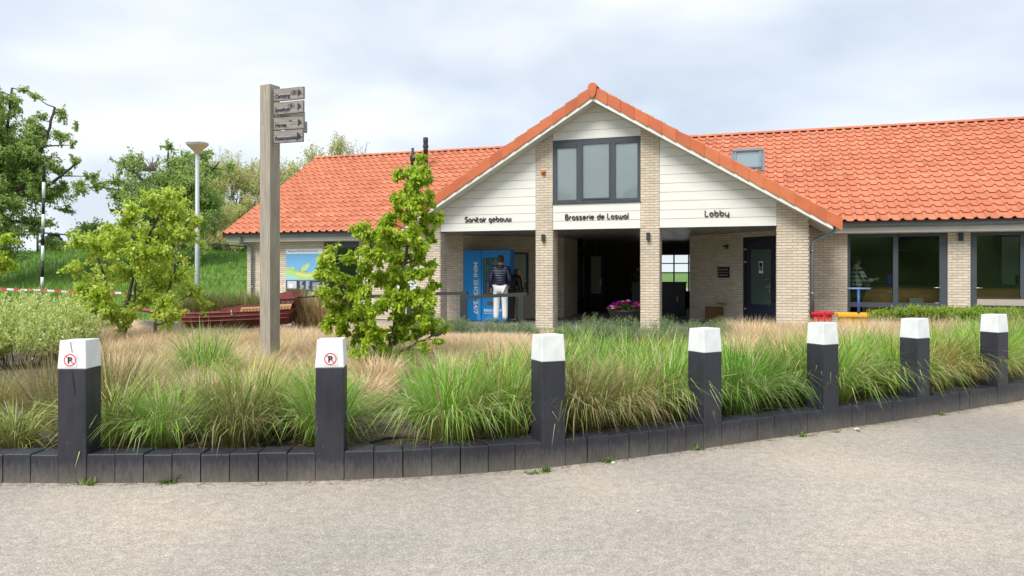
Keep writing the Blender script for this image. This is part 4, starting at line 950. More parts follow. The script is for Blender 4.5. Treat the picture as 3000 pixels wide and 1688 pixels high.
# flower planter --------------------------------------------------------------------------
fp = empty('flower_planter', (0, 0, 0), 0, 'round black bowl planter of pink purple and white flowers behind the right pillar', 'planter')
pp = P(1835, 930, 18.9); fp.location = (pp.x, pp.y, .1)
b = MB(); b.lathe([(.22, 0), (.30, .06), (.42, .28), (.46, .38), (.48, .40), (.46, .42), (.42, .40)], M['black'], 22); b.build('bowl', fp)
rj = random.Random(4); fcol = {'magenta': (.75, .015, .30), 'purple': (.45, .02, .50), 'white': (.80, .62, .80), 'red': (.75, .06, .02), 'violet': (.15, .04, .45)}
fm = {k: mat('petal_'+k, c, .6, transl=.2) for k, c in fcol.items()}
for k in range(64):
    a = rj.uniform(0, 2*PI); rr_ = .47*math.sqrt(rj.random()); kind = rj.choice(['magenta', 'magenta', 'magenta', 'purple', 'white', 'red', 'violet'])
    c = Vector((rr_*math.cos(a), rr_*math.sin(a), .44+.17*(1-(rr_/.5)**2)+rj.uniform(-.02, .03))); b = MB()
    for j in range(6):
        t = 2*PI*j/6+a; pr_ = .058 if kind != 'white' else .068; d = Vector((math.cos(t), math.sin(t), .25)); s_ = Vector((-math.sin(t), math.cos(t), 0))
        b.add([c, c+d*pr_*.6+s_*pr_*.45, c+d*pr_, c+d*pr_*.6-s_*pr_*.45], [(0, 1, 2, 3)], fm[kind]); b.add([c+Vector((0, 0, .012)), c+Vector((0, 0, .02))+d*pr_*.4+s_*pr_*.35, c+Vector((0, 0, .03))+d*pr_*.6, c+Vector((0, 0, .02))+d*pr_*.4-s_*pr_*.35], [(0, 1, 2, 3)], fm[kind])
    b.build('flower', fp)
n = 500; a = RNG.uniform(0, 2*PI, n); r_ = .47*np.sqrt(RNG.random(n)); pos = np.stack([r_*np.cos(a), r_*np.sin(a), .38+.16*(1-(r_/.5)**2)+RNG.uniform(-.03, .03, n)], 1)
d = unit(RNG.normal(0, 1, (n, 3))+[0, 0, .5]); Vv, Qq, Cc = simple_leaves(pos, d, RNG.normal(0, 1, (n, 3)), RNG.uniform(.05, .08, n), RNG.uniform(.02, .03, n), np.array([.04, .09, .02])*RNG.uniform(.7, 1.3, (n, 1)))
tag(link('foliage', npmesh('foliage', Vv, Qq, Cc, M['leaf']), fp), kind='stuff')
# info board ----------------------------------------------------------------------------------
ib = empty('map_board', (0, 0, 0), 0, 'site map board with blue water and green land on the left brick wall', 'sign'); placed(ib, -8.55, 1.735, .888)
b = MB(); b.box((0, -.02, 0), (1.30, 0, 1.308), M['print']); b.build('panel', ib)
b = MB(); b.box((.003, -.022, .35), (1.297, -.02, 1.15), mat('map_blue', (.16, .42, .72), .5)); b.build('water_area', ib)
b = MB(); lg = mat('map_green', (.42, .62, .22), .5); ly = mat('map_yellow', (.70, .66, .22), .5); lc = mat('map_cyan', (.30, .62, .66), .5)
b.add([(x*1.3, -.0235, .35+z*.8) for x, z in ((0, .02), (0, .48), (.24, .5), (.24, .40), (.42, .33), (.54, .28), (.70, .30), (.80, .40), (.88, .52), (.84, .76), (.78, .78), (.92, .95), (.95, .70), (.93, .52), (1, .45), (1, .02))], [tuple(range(15, -1, -1))], lg)
b.add([(x*1.3, -.0245, .35+z*.8) for x, z in ((.28, .20), (.55, .12), (.75, .16), (.98, .02), (.98, .12), (.7, .22), (.5, .2), (.3, .28))], [tuple(range(7, -1, -1))], ly)
b.add([(x*1.3, -.0245, .35+z*.8) for x, z in ((0, .01), (.35, .01), (.2, .16), (0, .18))], [(3, 2, 1, 0)], lc)
b.add([(x*1.3, -.0246, .35+z*.8) for x, z in ((.44, .5), (.62, .65), (.66, .6), (.60, .42), (.5, .3), (.4, .34))], [tuple(range(5, -1, -1))], lg)
b.build('land_area', ib)
b = MB(); rj = random.Random(8); dkm = mat('map_dark', (.03, .07, .06), .5)
for k in range(90):
    x = rj.uniform(.02, .95); zc = .44-.22*min(1, x*1.4)+(.25*(x-.6) if x > .6 else 0); z = zc+rj.uniform(-.04, .05); c = dkm if rj.random() < .7 else M['redroad']
    if z < .03: continue
    b.box((x*1.3, -.0262, .35+z*.8), (x*1.3+.012, -.0255, .35+z*.8+.012), c)
b.build('map_symbol', ib)
b = MB(); b.box((.003, -.022, .003), (1.297, -.02, .34), mat('map_navy', (.02, .05, .08), .5)); b.build('legend_strip', ib)
b = MB(); b.box((.05, -.024, .06), (.38, -.0221, .31), mat('photo_sky', (.55, .62, .72), .5)); b.box((.12, -.026, .1), (.24, -.0241, .22), M['print']); b.box((.26, -.026, .1), (.36, -.0241, .2), M['cream']); b.box((.05, -.0255, .06), (.38, -.0241, .1), mat('photo_ground', (.25, .25, .12), .5)); b.build('printed_picture', ib)
b = MB()
for cx in (.50, .71):
    for k in range(11): b.box((cx, -.024, .045+k*.025), (cx+rj.uniform(.05, .14), -.0221, .055+k*.025), M['print'])
for k in range(6): b.box((.95, -.024, .05+k*.04), (.95+rj.uniform(.2, .3), -.0221, .062+k*.04), M['print'])
b.build('legend_lines', ib)
text_obj('Plattegrond MarinaPark Bad Nederrijn', .069, M['ink'], 'heading', ib, (.06, -.022, 1.205), (PI/2, 0, 0), .001)
def poster(s0, s1, z0, z1, label, bands):
    r = empty('poster', (0, 0, 0), 0, label, 'poster', 'posters on the wall beside the left pier'); placed(r, s0, 1.737, z0)
    b = MB(); b.box((0, -.01, 0), (s1-s0, 0, z1-z0), M['print']); b.build('sheet', r)
    for x0, x1, y0, y1, c in bands:
        b = MB(); b.box((x0*(s1-s0), -.012, y0*(z1-z0)), (x1*(s1-s0), -.0101, y1*(z1-z0)), mat('poster_ink', c, .5)); b.build('printed_area', r)
poster(-4.75, -4.05, 1.31, 1.62, 'light blue poster on the wall behind the bright green tree, upper of the pair', [(.03, .97, .1, .95, (.35, .55, .75)), (.03, .97, .05, .1, (.4, .6, .1))])
poster(-4.75, -4.05, .90, 1.20, 'white notice with grey text and blue strip, lower of the pair', [(.1, .9, .75, .9, (.25, .3, .35)), (.1, .9, .5, .6, (.4, .45, .5)), (.0, 1, 0, .15, (.15, .22, .3))])
poster(-4.9, -4.35, 1.95, 2.15, 'small blue and white notice high on the wall beside the pier', [(.2, .8, .2, .8, (.12, .3, .6))])
# ramp handrails -----------------------------------------------------------------
def rail(pa, pb, label, posts):
    r = empty('handrail', (pa.x, pa.y, 0), 0, label, 'handrail', 'dark handrails of the entrance ramp'); o = Vector((pa.x, pa.y, 0))
    d = (pb-pa); n = Vector((-d.y, d.x, 0)).normalized(); b = MB()
    vs = []
    for p in (pa-o, pb-o):
        for sx, sz in ((-.045, -.05), (.045, -.05), (.045, .03), (-.045, .03)): vs.append(p+n*sx+Vector((0, 0, sz)))
    b.add(vs, [(0, 1, 2, 3), (7, 6, 5, 4), (0, 4, 5, 1), (1, 5, 6, 2), (2, 6, 7, 3), (3, 7, 4, 0)], M['charcoal']); b.build('rail', r)
    for u in posts:
        p = pa.lerp(pb, u)-o; b = MB(); b.box((p.x-.06, p.y-.06, 0), (p.x+.06, p.y+.06, p.z-.051), M['charcoal']); b.build('post', r, .005)
rail(P(1352, 872, 17.6), P(1543, 860, 17.0), 'dark metal handrail on two posts in front of the vending machine', (.05, .915))
rail(P(868, 876, 20.0), P(1369, 857, 18.3), 'long dark handrail running left behind the small bright green tree', (.02, .35, .68, .975))
# playground things at right wall ---------------------------------------------------
def tub(nm, label, cat, ctr, w, d, h, m, flare=1.3, z=.08, tilt=0):
    r = empty(nm, (ctr.x, ctr.y, z), TH+tilt, label, cat); b = MB(); w2, d2 = w*flare, d*flare
    def ringb(ww, dd, zz): return [(-ww/2, -dd/2, zz), (ww/2, -dd/2, zz), (ww/2, dd/2, zz), (-ww/2, dd/2, zz)]
    vs = ringb(w, d, .12)+ringb(w2, d2, h)+ringb(w2-.05, d2-.05, h)+ringb(w-.04, d-.04, .16)
    fs = [(3, 2, 1, 0)]+[(i, (i+1) % 4, 4+(i+1) % 4, 4+i) for i in range(4)]+[(4+i, 4+(i+1) % 4, 8+(i+1) % 4, 8+i) for i in range(4)]+[(8+i, 8+(i+1) % 4, 12+(i+1) % 4, 12+i) for i in range(4)]+[(12, 13, 14, 15)]
    b.add(vs, fs, m); b.build('tub', r, .01)
    q = MB(); q.box((-w2/2-.03, -d2/2-.03, h-.05), (w2/2+.03, -d2/2-.001, h+.015), m); q.box((-w2/2-.03, d2/2+.001, h-.05), (w2/2+.03, d2/2+.03, h+.015), m); q.build('rim', r, .006)
    for sx in (-1, 1):
        for sy in (-1, 1): wb_ = MB(); wb_.tube([(sx*w*.35, sy*d*.45-.02, .08), (sx*w*.35, sy*d*.45+.02, .08)], .08, M['black'], 12, smooth=False); wb_.build('wheel', r)
    return r
yp = P(2500, 930, 16.0); ty = tub('yellow_cart', 'open yellow plastic cart with blue T-shaped handle below the glass doors', 'cart', Vector((yp.x, yp.y, 0)), .46, .46, .50, M['yellow'], 1.35)
b = MB(); b.tube([(.14, .3, .3), (.14, .32, 1.03)], .03, M['bluepl'], 8); b.tube([(-.12, .32, 1.04), (.38, .32, 1.04)], .02, mat('pale_blue_bar', (.18, .28, .5), .4), 8); b.build('handle', ty)
rp = P(2407, 915, 16.6); tr_ = tub('red_cart', 'red plastic cart beside the downpipe at the brick wall', 'cart', Vector((rp.x, rp.y, 0)), .34, .34, .50, M['redpl'], 1.2)
b = MB(); b.prism([(-.02, .35), (.06, .35), (.08, .50), (.04, .53)], -.26, -.23, M['redpl']); b.build('side_flap', tr_)
gp = P(2582, 945, 14.5); gb = empty('green_box', (gp.x, gp.y, .12), TH, 'pale green box half hidden in the straw coloured grass near the glass doors', 'box')
b = MB(); b.box((-.16, -.12, 0), (.16, .12, .36), mat('pale_green_paint', (.30, .40, .30), .6)); b.build('body', gb, .02); b = MB(); b.box((-.17, -.13, .361), (.17, .13, .385), mat('pale_green_lid', (.33, .43, .33), .6)); b.build('lid', gb, .01)
# ================================================================ PEOPLE
def skin_mesh(verts, edges, radii, sub=2, root=0):
    me = bpy.data.meshes.new('sk'); me.from_pydata([tuple(v) for v in verts], edges, []); o = bpy.data.objects.new('sk', me); COL.objects.link(o)
    o.modifiers.new('s', 'SKIN'); s = o.modifiers.new('u', 'SUBSURF'); s.levels = sub; s.render_levels = sub
    for i, r in enumerate(radii):
        v = me.skin_vertices[0].data[i]; v.radius = r if hasattr(r, '__len__') else (r, r); v.use_root = (i == root)
    dg = bpy.context.evaluated_depsgraph_get(); m2 = bpy.data.meshes.new_from_object(o.evaluated_get(dg)); bpy.data.objects.remove(o); bpy.data.meshes.remove(me)
    for p in m2.polygons: p.use_smooth = True
    return m2
def join_meshes(ms, name, mats_):
    b = bmesh.new()
    for k, m in enumerate(ms):
        n0 = len(b.faces); b.from_mesh(m); b.faces.ensure_lookup_table()
        for f in b.faces[n0:]: f.material_index = min(k, len(mats_)-1)
    me = bpy.data.meshes.new(name); b.to_mesh(me); b.free()
    for m in mats_: me.materials.append(m)
    for p in me.polygons: p.use_smooth = True
    return me
def person(label, x, Yd, rz, H, J, top, bottom, hair, puffer=False, z0=.1, long_hair=False):
    """J: joint overrides in metres for a 1.8 m figure (x right, y forward)"""
    r = empty('person', (x, Yd, z0), rz, label, 'person'); k = H/1.8
    j = dict(pel=(0, 0, .95), sp=(0, 0, 1.12), ch=(0, 0, 1.34), nk=(0, 0, 1.49), hd=(0, .015, 1.60), ht=(0, .015, 1.71), hpL=(-.1, 0, .90), knL=(-.11, .01, .49), anL=(-.12, -.02, .09), toL=(-.14, .16, .045), hpR=(.1, 0, .90), knR=(.11, .01, .49), anR=(.12, -.02, .09), toR=(.14, .16, .045),
             shL=(-.18, 0, 1.42), elL=(-.25, -.03, 1.14), wrL=(-.24, .06, .90), shR=(.18, 0, 1.42), elR=(.25, -.03, 1.14), wrR=(.24, .06, .90)); j.update(J)
    j = {a: Vector(b)*k for a, b in j.items()}; names = list(j); ix = {n: i for i, n in enumerate(names)}
    E = [('pel', 'sp'), ('sp', 'ch'), ('ch', 'nk'), ('nk', 'hd'), ('hd', 'ht'), ('pel', 'hpL'), ('hpL', 'knL'), ('knL', 'anL'), ('anL', 'toL'), ('pel', 'hpR'), ('hpR', 'knR'), ('knR', 'anR'), ('anR', 'toR'), ('ch', 'shL'), ('shL', 'elL'), ('elL', 'wrL'), ('ch', 'shR'), ('shR', 'elR'), ('elR', 'wrR')]
    rad = dict(pel=(.15, .11), sp=(.13, .10), ch=(.15, .11), nk=.055, hd=(.078, .09), ht=(.06, .075), hpL=.085, knL=.058, anL=.042, toL=.035, hpR=.085, knR=.058, anR=.042, toR=.035, shL=.06, elL=.042, wrL=.03, shR=.06, elR=.042, wrR=.03)
    def rk(n, f=1): q = rad[n]; return tuple(c*k*f for c in q) if hasattr(q, '__len__') else q*k*f
    ms = [skin_mesh([j[n] for n in names], [(ix[a], ix[b]) for a, b in E], [rk(n) for n in names])]
    for sd_ in 'LR':
        w = j['wr'+sd_]; d = (w-j['el'+sd_]).normalized(); sgn = -1 if sd_ == 'L' else 1; lat = Vector((0, 1, 0)); lat = (lat-d*lat.dot(d)).normalized(); nn = d.cross(lat)
        vs = [w, w+d*.05*k, w+d*.09*k]; es = [(0, 1), (1, 2)]; rd = [.026*k, (.018*k, .036*k), (.015*k, .034*k)]
        ms.append(skin_mesh(vs, es, rd, 1))
        for q, (off, ln) in enumerate(((-.028, .062), (-.009, .074), (.010, .078), (.028, .070))):
            b0 = w+d*.075*k+lat*off*k; cv = nn*sgn*-.25
            ms.append(skin_mesh([b0, b0+d*ln*.5*k, b0+(d+cv).normalized()*ln*k], [(0, 1), (1, 2)], [.0095*k, .0088*k, .007*k], 1))
        b0 = w+d*.03*k+lat*.02*k; ms.append(skin_mesh([b0, b0+(d*.5+lat).normalized()*.035*k, b0+(d+lat*.7).normalized()*.065*k], [(0, 1), (1, 2)], [.012*k, .011*k, .008*k], 1))
    # head features
    hb = MB(); hd = j['hd'].lerp(j['ht'], .35); fwd = Vector((0, 1, 0)) if 'fwd' not in J else Vector(J['fwd'])
    hb.ball(hd+Vector((0, .0, .0)), (.078*k, .095*k, .115*k), M['skin'], 14)
    hb.ball(hd+fwd*.1*k+Vector((0, 0, -.01)), .014*k, M['skin'], 8)
    for sx in (-1, 1): hb.ball(hd+Vector((sx*.078*k, 0, -.005)), (.012*k, .022*k, .032*k), M['skin'], 8); hb.ball(hd+fwd*.088*k+Vector((sx*.03*k, 0, .015)), .011*k, M['black'], 8)
    hb.box(hd+fwd*.085*k+Vector((-.022*k, -.004, -.052)), hd+fwd*.09*k+Vector((.022*k, .006, -.044)), M['redroad'])
    body = join_meshes(ms, 'body', [M['skin']]); link('body', body, r); link('head', hb.mesh('head'), r)
    b = MB(); b.ball(hd+Vector((0, -.018*k, .022*k)), (.088*k, .098*k, .112*k), hair, 16)
    if long_hair:
        b.tube([hd+Vector((0, -.05, .03)), hd+Vector((.03, -.02, -.12)), hd+Vector((.06, .03, -.28)), hd+Vector((.07, .05, -.38))], [.085, .08, .055, .02], hair, 10)
    ho = b.build('hair', r)
    # trousers
    tn = ['pel', 'hpL', 'knL', 'anL', 'hpR', 'knR', 'anR']; tr = {'pel': (.165, .13), 'hpL': .108, 'knL': .088, 'anL': .075, 'hpR': .108, 'knR': .088, 'anR': .075}
    tm_ = skin_mesh([j[n] for n in tn], [(0, 1), (1, 2), (2, 3), (0, 4), (4, 5), (5, 6)], [tuple(c*k for c in tr[n]) if hasattr(tr[n], '__len__') else tr[n]*k for n in tn]); tm_.materials.append(bottom); link('trousers', tm_, r)
    for sd_ in 'LR':
        a, t_ = j['an'+sd_], j['to'+sd_]; sh = skin_mesh([a+Vector((0, -.04, -.04)), a+Vector((0, .02, -.04)), t_], [(0, 1), (1, 2)], [.045*k, .055*k, .04*k], 1); sh.materials.append(M['black']); link('shoe', sh, r)
    # jacket
    jn = ['pel', 'sp', 'ch', 'nk', 'shL', 'elL', 'wrL', 'shR', 'elR', 'wrR']; jr = {'pel': (.185, .15), 'sp': (.185, .15), 'ch': (.19, .145), 'nk': .08, 'shL': .09, 'elL': .075, 'wrL': .05, 'shR': .09, 'elR': .075, 'wrR': .05}
    pv_ = [j[n] for n in jn]; pv_[0] = pv_[0]+Vector((0, 0, .0))
    jm = skin_mesh(pv_, [(0, 1), (1, 2), (2, 3), (2, 4), (4, 5), (5, 6), (2, 7), (7, 8), (8, 9)], [tuple(c*k for c in jr[n]) if hasattr(jr[n], '__len__') else jr[n]*k for n in jn], 4 if puffer else 3)
    if puffer:
        jm.update(); nrm = [v.normal.copy() for v in jm.vertices]
        for v, n in zip(jm.vertices, nrm): v.co += n*(.014*abs(math.sin(v.co.z*PI/.062))-.006)
    jm.materials.append(top); link('jacket', jm, r)
    if puffer:
        hm = skin_mesh([j['nk']+Vector((0, -.08, -.03)), j['nk']+Vector((0, -.115, -.085)), j['nk']+Vector((-.09, -.05, -.01)), j['nk']+Vector((.09, -.05, -.01))], [(0, 1), (0, 2), (0, 3)], [.07, .06, .05, .05], 2); hm.materials.append(top); link('hood', hm, r)
    return r
mp_ = P(1467, 900, 19.9)
person('man in navy puffer jacket and white trousers, back turned, at the blue vending machine', mp_.x, mp_.y, TH*.6, 1.87, dict(wrL=(-.27, .05, .92), elL=(-.265, -.04, 1.15), wrR=(.2, .16, .98)), M['puffer'], M['trousers'], M['hair'], True)
wp = P(1492, 900, 20.35)
person('woman in black coat with long blond hair stooping beside the blue vending machine', wp.x, wp.y, TH-.5, 1.68, dict(sp=(.0, .06, 1.10), ch=(.02, .20, 1.28), nk=(.03, .31, 1.36), hd=(.03, .40, 1.40), ht=(.03, .45, 1.47), shL=(-.15, .24, 1.30), shR=(.18, .22, 1.28), elL=(-.2, .3, 1.02), elR=(.24, .22, 1.0), wrL=(-.15, .42, .85), wrR=(.22, .32, .80)), M['black'], M['black'], M['blond'], long_hair=True)
def plaid():
    m = bpy.data.materials.new('plaid'); m.use_nodes = True; nt = m.node_tree; b = nt.nodes['Principled BSDF']; b.inputs['Roughness'].default_value = .8
    t = N(nt, 'ShaderNodeTexCoord'); s = N(nt, 'ShaderNodeSeparateXYZ'); nt.links.new(t.outputs['Object'], s.inputs[0]); outs = []
    for ax in ('X', 'Z'):
        mm = N(nt, 'ShaderNodeMath', operation='MULTIPLY'); mm.inputs[1].default_value = 10; nt.links.new(s.outputs[ax], mm.inputs[0]); fr = N(nt, 'ShaderNodeMath', operation='FRACT'); nt.links.new(mm.outputs[0], fr.inputs[0]); gt = N(nt, 'ShaderNodeMath', operation='GREATER_THAN'); gt.inputs[1].default_value = .5; nt.links.new(fr.outputs[0], gt.inputs[0]); outs.append(gt)
    ad = N(nt, 'ShaderNodeMath', operation='ADD'); nt.links.new(outs[0].outputs[0], ad.inputs[0]); nt.links.new(outs[1].outputs[0], ad.inputs[1])
    hf = N(nt, 'ShaderNodeMath', operation='MULTIPLY'); hf.inputs[1].default_value = .5; nt.links.new(ad.outputs[0], hf.inputs[0])
    r = N(nt, 'ShaderNodeValToRGB'); r.color_ramp.elements[0].color = (.02, .035, .06, 1); r.color_ramp.elements[1].color = (.75, .75, .68, 1); nt.links.new(hf.outputs[0], r.inputs[0]); nt.links.new(r.outputs[0], b.inputs['Base Color']); return m
pp_ = P(2508, 900, 18.3)
person('man in black and white checked shirt standing inside behind the left glass door', pp_.x, pp_.y, TH-1.2, 1.80, dict(elR=(.26, .1, 1.16), wrR=(.2, .34, 1.2), elL=(-.25, .05, 1.14), wrL=(-.18, .28, 1.08)), plaid(), M['black'], M['hair'])
cp_ = P(1868, 900, 25.0)
person('person in dark clothes standing in the dark corridor, silhouetted against the rear window', cp_.x, cp_.y, TH, 1.72, {}, M['black'], M['navy'], M['hair'])
# ================================================================ SIGNPOST, LAMP, POLE, BOAT
sp0 = P(791, 1100, 10.3); post = empty('signpost', (sp0.x, sp0.y, .1), R(-27), 'tall square weathered wooden signpost with boards pointing right', 'signpost')
b = MB(); hp = P(791, 252, 10.3).z-.1; b.box((-.095, -.095, -.1), (.095, .095, hp), M['wood']); b.build('post', post, .006)
def plank(txt, zc, h, L, rot, x0=.10, y0=-.02, knots=(), front=True, tsize=.075):
    r = MB(); r.box((0, -.02, -h/2), (L, .02, h/2), M['plank']); o = r.build('sign_board', post, .004)
    o.location = (x0, y0, zc-.1); o.rotation_euler = (0, 0, rot)
    br = MB(); br.tube([(-.03, 0, -h/2-.012), (.05, 0, -h/2-.012)], .008, M['steel'], 6); br.build('bracket', o)
    if front:
        ar = MB(); ar.prism([(L-.085, -.055), (L-.025, 0), (L-.085, .055)], -.0225, -.0205, M['ink']); ar.build('arrow', o)
        for kx, kz, kr in knots:
            kk = MB(); n = 10; kk.add([(kx+kr*math.cos(2*PI*i/n)*1.1, -.0212, kz+kr*math.sin(2*PI*i/n)) for i in range(n)], [tuple(range(n))], M['knot']); kk.build('knot', o)
            for e_ in (1.5, 2.1):
                kk = MB(); vs = []
                for i in range(n*2):
                    a = PI*i/n; rr_ = kr*e_
                    for q in (1, .86): vs.append((kx+rr_*q*math.cos(a)*1.35, -.0208, kz+rr_*q*math.sin(a)*.75))
                kk.add([v if abs(v[2]) < h/2-.002 and v[0] < L else (min(v[0], L-.001), v[1], max(-h/2+.002, min(h/2-.002, v[2]))) for v in vs], [(2*i, (2*i+2) % (4*n), (2*i+3) % (4*n), 2*i+1) for i in range(2*n)], M['knot']); kk.build('grain_ring', o)
        text_obj(txt, tsize, M['ink'], 'lettering', o, (.03, -.0225, -h*.28), (PI/2, 0, 0), .001, bold=.0022, sx=.92)
zof = lambda y: EYE+(HZ-y)/F*10.15
plank('Camping', zof(276), .165, .49, R(7), knots=((.345, .01, .022),))
plank('Speeltuin', zof(316), .165, .49, R(6), knots=((.30, .02, .02),))
plank('Haven', zof(361), .165, .47, R(11), knots=((.18, -.035, .012), (.27, .03, .01)))
plank('Passantensteiger', zof(400), .165, .47, R(8), tsize=.07)
plank('', zof(322), .165, .40, R(69), x0=.03, y0=.12, front=False); plank('', zof(352), .16, .43, R(67), x0=.03, y0=.12, front=False)
# street lamp
lp = P(578, 862, 24.0); sl_ = empty('street_lamp', (lp.x, lp.y, .2), 0, 'pale grey street lamp with a conical cream mushroom shade on the grass bank', 'street lamp')
ht_ = P(578, 450, 24).z-.2; b = MB(); b.tube([(0, 0, -.2), (0, 0, 1.2), (.0, 0, ht_)], [.085, .075, .06], M['lamp_post'], 16); b.build('lamp_post', sl_)
b = MB(); b.lathe([(.06, 0), (.075, .03), (.20, .17), (.335, .29), (.345, .32)], M['shade'], 26, (0, 0, ht_-.02)); b.build('lamp_shade', sl_)
b = MB(); b.lathe([(.35, .0), (.352, .03), (.30, .065), (.05, .085)], M['lamp_post'], 26, (0, 0, ht_+.302)); b.build('lamp_cap', sl_)
# black and white pole
ppz = P(123, 862, 27.0); pz = float(ground_z(np.array(ppz.x), np.array(27.))); pole = empty('banded_pole', (ppz.x, 27, ppz.z-.08), 0, 'tall thin pole banded black and white standing in a black base on the bank', 'pole')
ztop = P(129, 487, 27).z-pole.location.z; ys = [487, 534, 581, 628, 672, 720, 765, 812, 842]
for k in range(8):
    z1 = P(0, ys[k], 27).z-pole.location.z; z0 = P(0, ys[k+1], 27).z-pole.location.z; b = MB(); b.tube([(.075*(z0/ztop), 0, z0+.001), (.075*z1/ztop, 0, z1)], .052, M['black'] if k % 2 == 0 else M['capwhite'], 12); b.build('band', pole)
b = MB(); b.box((-.28, -.15, -.3), (.30, .15, .16), M['black'], taper=.92); b.box((-.27, -.14, .161), (-.2, .14, .27), M['black']); b.box((.22, -.14, .161), (.29, .14, .27), M['black']); b.build('base', pole)
# barrier tape
tp_ = empty('barrier_tape', (0, 0, 0), 0, 'red and white barrier tape strung low across the grass bank', 'tape'); pts = [P(-60, 848, 25.9), P(0, 846, 25.9), P(60, 850, 25.9), P(118, 850, 25.9), P(200, 855, 25.9), P(300, 857, 25.9), P(430, 861, 25.9)]
k = 0
for a, c in zip(pts[:-1], pts[1:]):
    n = max(1, int((c-a).length/.22))
    for q in range(n):
        p, r_ = a.lerp(c, q/n), a.lerp(c, (q+1)/n); b = MB(); b.add([p-Vector((0, 0, .035)), r_-Vector((0, 0, .035)), r_+Vector((0, 0, .035)), p+Vector((0, 0, .035))], [(0, 1, 2, 3)], M['redroad'] if k % 2 else M['capwhite']); b.build('stripe', tp_); k += 1
for x in (-60, 430):
    q = P(x, 870, 25.9); b = MB(); b.tube([(q.x, q.y, q.z-.5), (q.x, q.y, q.z+.5)], .02, M['black'], 6); b.build('stake', tp_)
# rail along the bank crest
rl = empty('bank_railing', (0, 0, 0), 0, 'thin dark railing on posts along the crest of the grass bank', 'railing')
rp_ = [(-120, 668, 37), (30, 676, 37), (110, 681, 37), (245, 692, 37), (445, 703, 38), (657, 718, 39), (800, 727, 40)]
W3 = [P(*q) for q in rp_]; b = MB(); b.tube(W3, .045, M['charcoal'], 6); b.build('rail', rl)
for q in W3: gz = float(ground_z(np.array(q.x), np.array(q.y))); b = MB(); b.tube([(q.x, q.y, gz-.2), (q.x, q.y, q.z)], .05, M['charcoal'], 6); b.build('post', rl)
# boat --------------------------------------------------------------------------
bp = P(515, 960, 15.4); boat = empty('wooden_boat', (bp.x, 15.4, .30), R(3), 'dark red play boat with ochre scroll panels and raised stern lying among straw grass', 'boat')
def bx_(x): return (x-515)/F*15.4
def bz_(y): return EYE+(HZ-y)/F*15.4-.30
LB = bx_(866)
def half_w(u): return .46*min(1, (u+.03)/.28)**.6*(1-.12*max(0, u-.75)/.25)
st_u = [0, .05, .12, .22, .35, .5, .65, .8, .92, 1.0]
def z_g(u): return bz_(919)+(bz_(905)-bz_(919))*u
def xr_(u, z): d = z_g(u)-z; return u*LB-(.0 if u < .85 else (u-.85)/.15*d*.55)+(max(0, .12-u)/.12*d*1.1)
def hull_strake(d0, d1, o0, o1):
    b = MB(); vs = []
    for u in st_u:
        for dd, off in ((d0, o0), (d1, o1)): z = z_g(u)-dd; vs.append((xr_(u, z), -max(.02, half_w(u)+off), z))
    n = len(st_u); fs = [(2*i, 2*i+2, 2*i+3, 2*i+1) for i in range(n-1)]; vs2 = [(x, -y, z) for x, y, z in vs]; k = len(vs)
    b.add(vs+vs2, fs+[tuple(a+k for a in f[::-1]) for f in fs]+[(2*n-2, k+2*n-2, k+2*n-1, 2*n-1), (1, k+1, k, 0)], M['boat']); o = b.build('strake', boat); s_ = o.modifiers.new('t', 'SOLIDIFY'); s_.thickness = .02
hull_strake(.32, .158, -.20, -.025); hull_strake(.156, .081, .0, .012); hull_strake(.079, 0, .03, .04)
for dz in (-.16, -.08, .0):
    b = MB(); b.tube([(xr_(u, z_g(u)+dz), -max(.03, half_w(u)+.05+dz*.15), z_g(u)+dz) for u in st_u], .011, M['boat'], 6); b.build('rubbing_strip', boat)
dk_ = MB(); pts = [(u*LB, -half_w(u)) for u in st_u]+[(u*LB, half_w(u)) for u in reversed(st_u)]; dk_.prism(pts, z_g(.3)-.07, z_g(.3)-.05, M['boatdark'], axis='z'); dk_.build('deck', boat)
poly = [(bx_(664), z_g(.43)+.0), (LB-.02, z_g(1)+.0), (LB+.01, bz_(889)), (bx_(757), bz_(896)), (bx_(676), bz_(899))]
for yy in (-.50, .47): q = MB(); q.prism(poly, yy, yy+.03, M['boat']); q.build('quarter_side', boat)
poly = [(bx_(775), bz_(893)), (LB+.01, bz_(888)), (bx_(873), bz_(874)), (bx_(874), bz_(872)), (bx_(868), bz_(860)), (bx_(865), bz_(850)), (bx_(848), bz_(853)), (bx_(815), bz_(864)), (bx_(780), bz_(873))]
q = MB(); q.prism(poly, -.48, .46, M['boat']); cs = q.build('stern_castle', boat)
for x in (817, 829, 842, 855): w = MB(); w.box((bx_(x), -.492, bz_(888)), (bx_(x+7), -.481, bz_(879)), M['boatdark']); w.box((bx_(x)+.012, -.498, bz_(887)), (bx_(x+7)-.012, -.4925, bz_(880.5)), M['zinc']); w.build('port_window', cs)
b = MB(); b.tube([(bx_(780), -.49, bz_(877)), (bx_(876), -.49, bz_(874))], .010, M['boatdark'], 6); b.build('rail', cs)
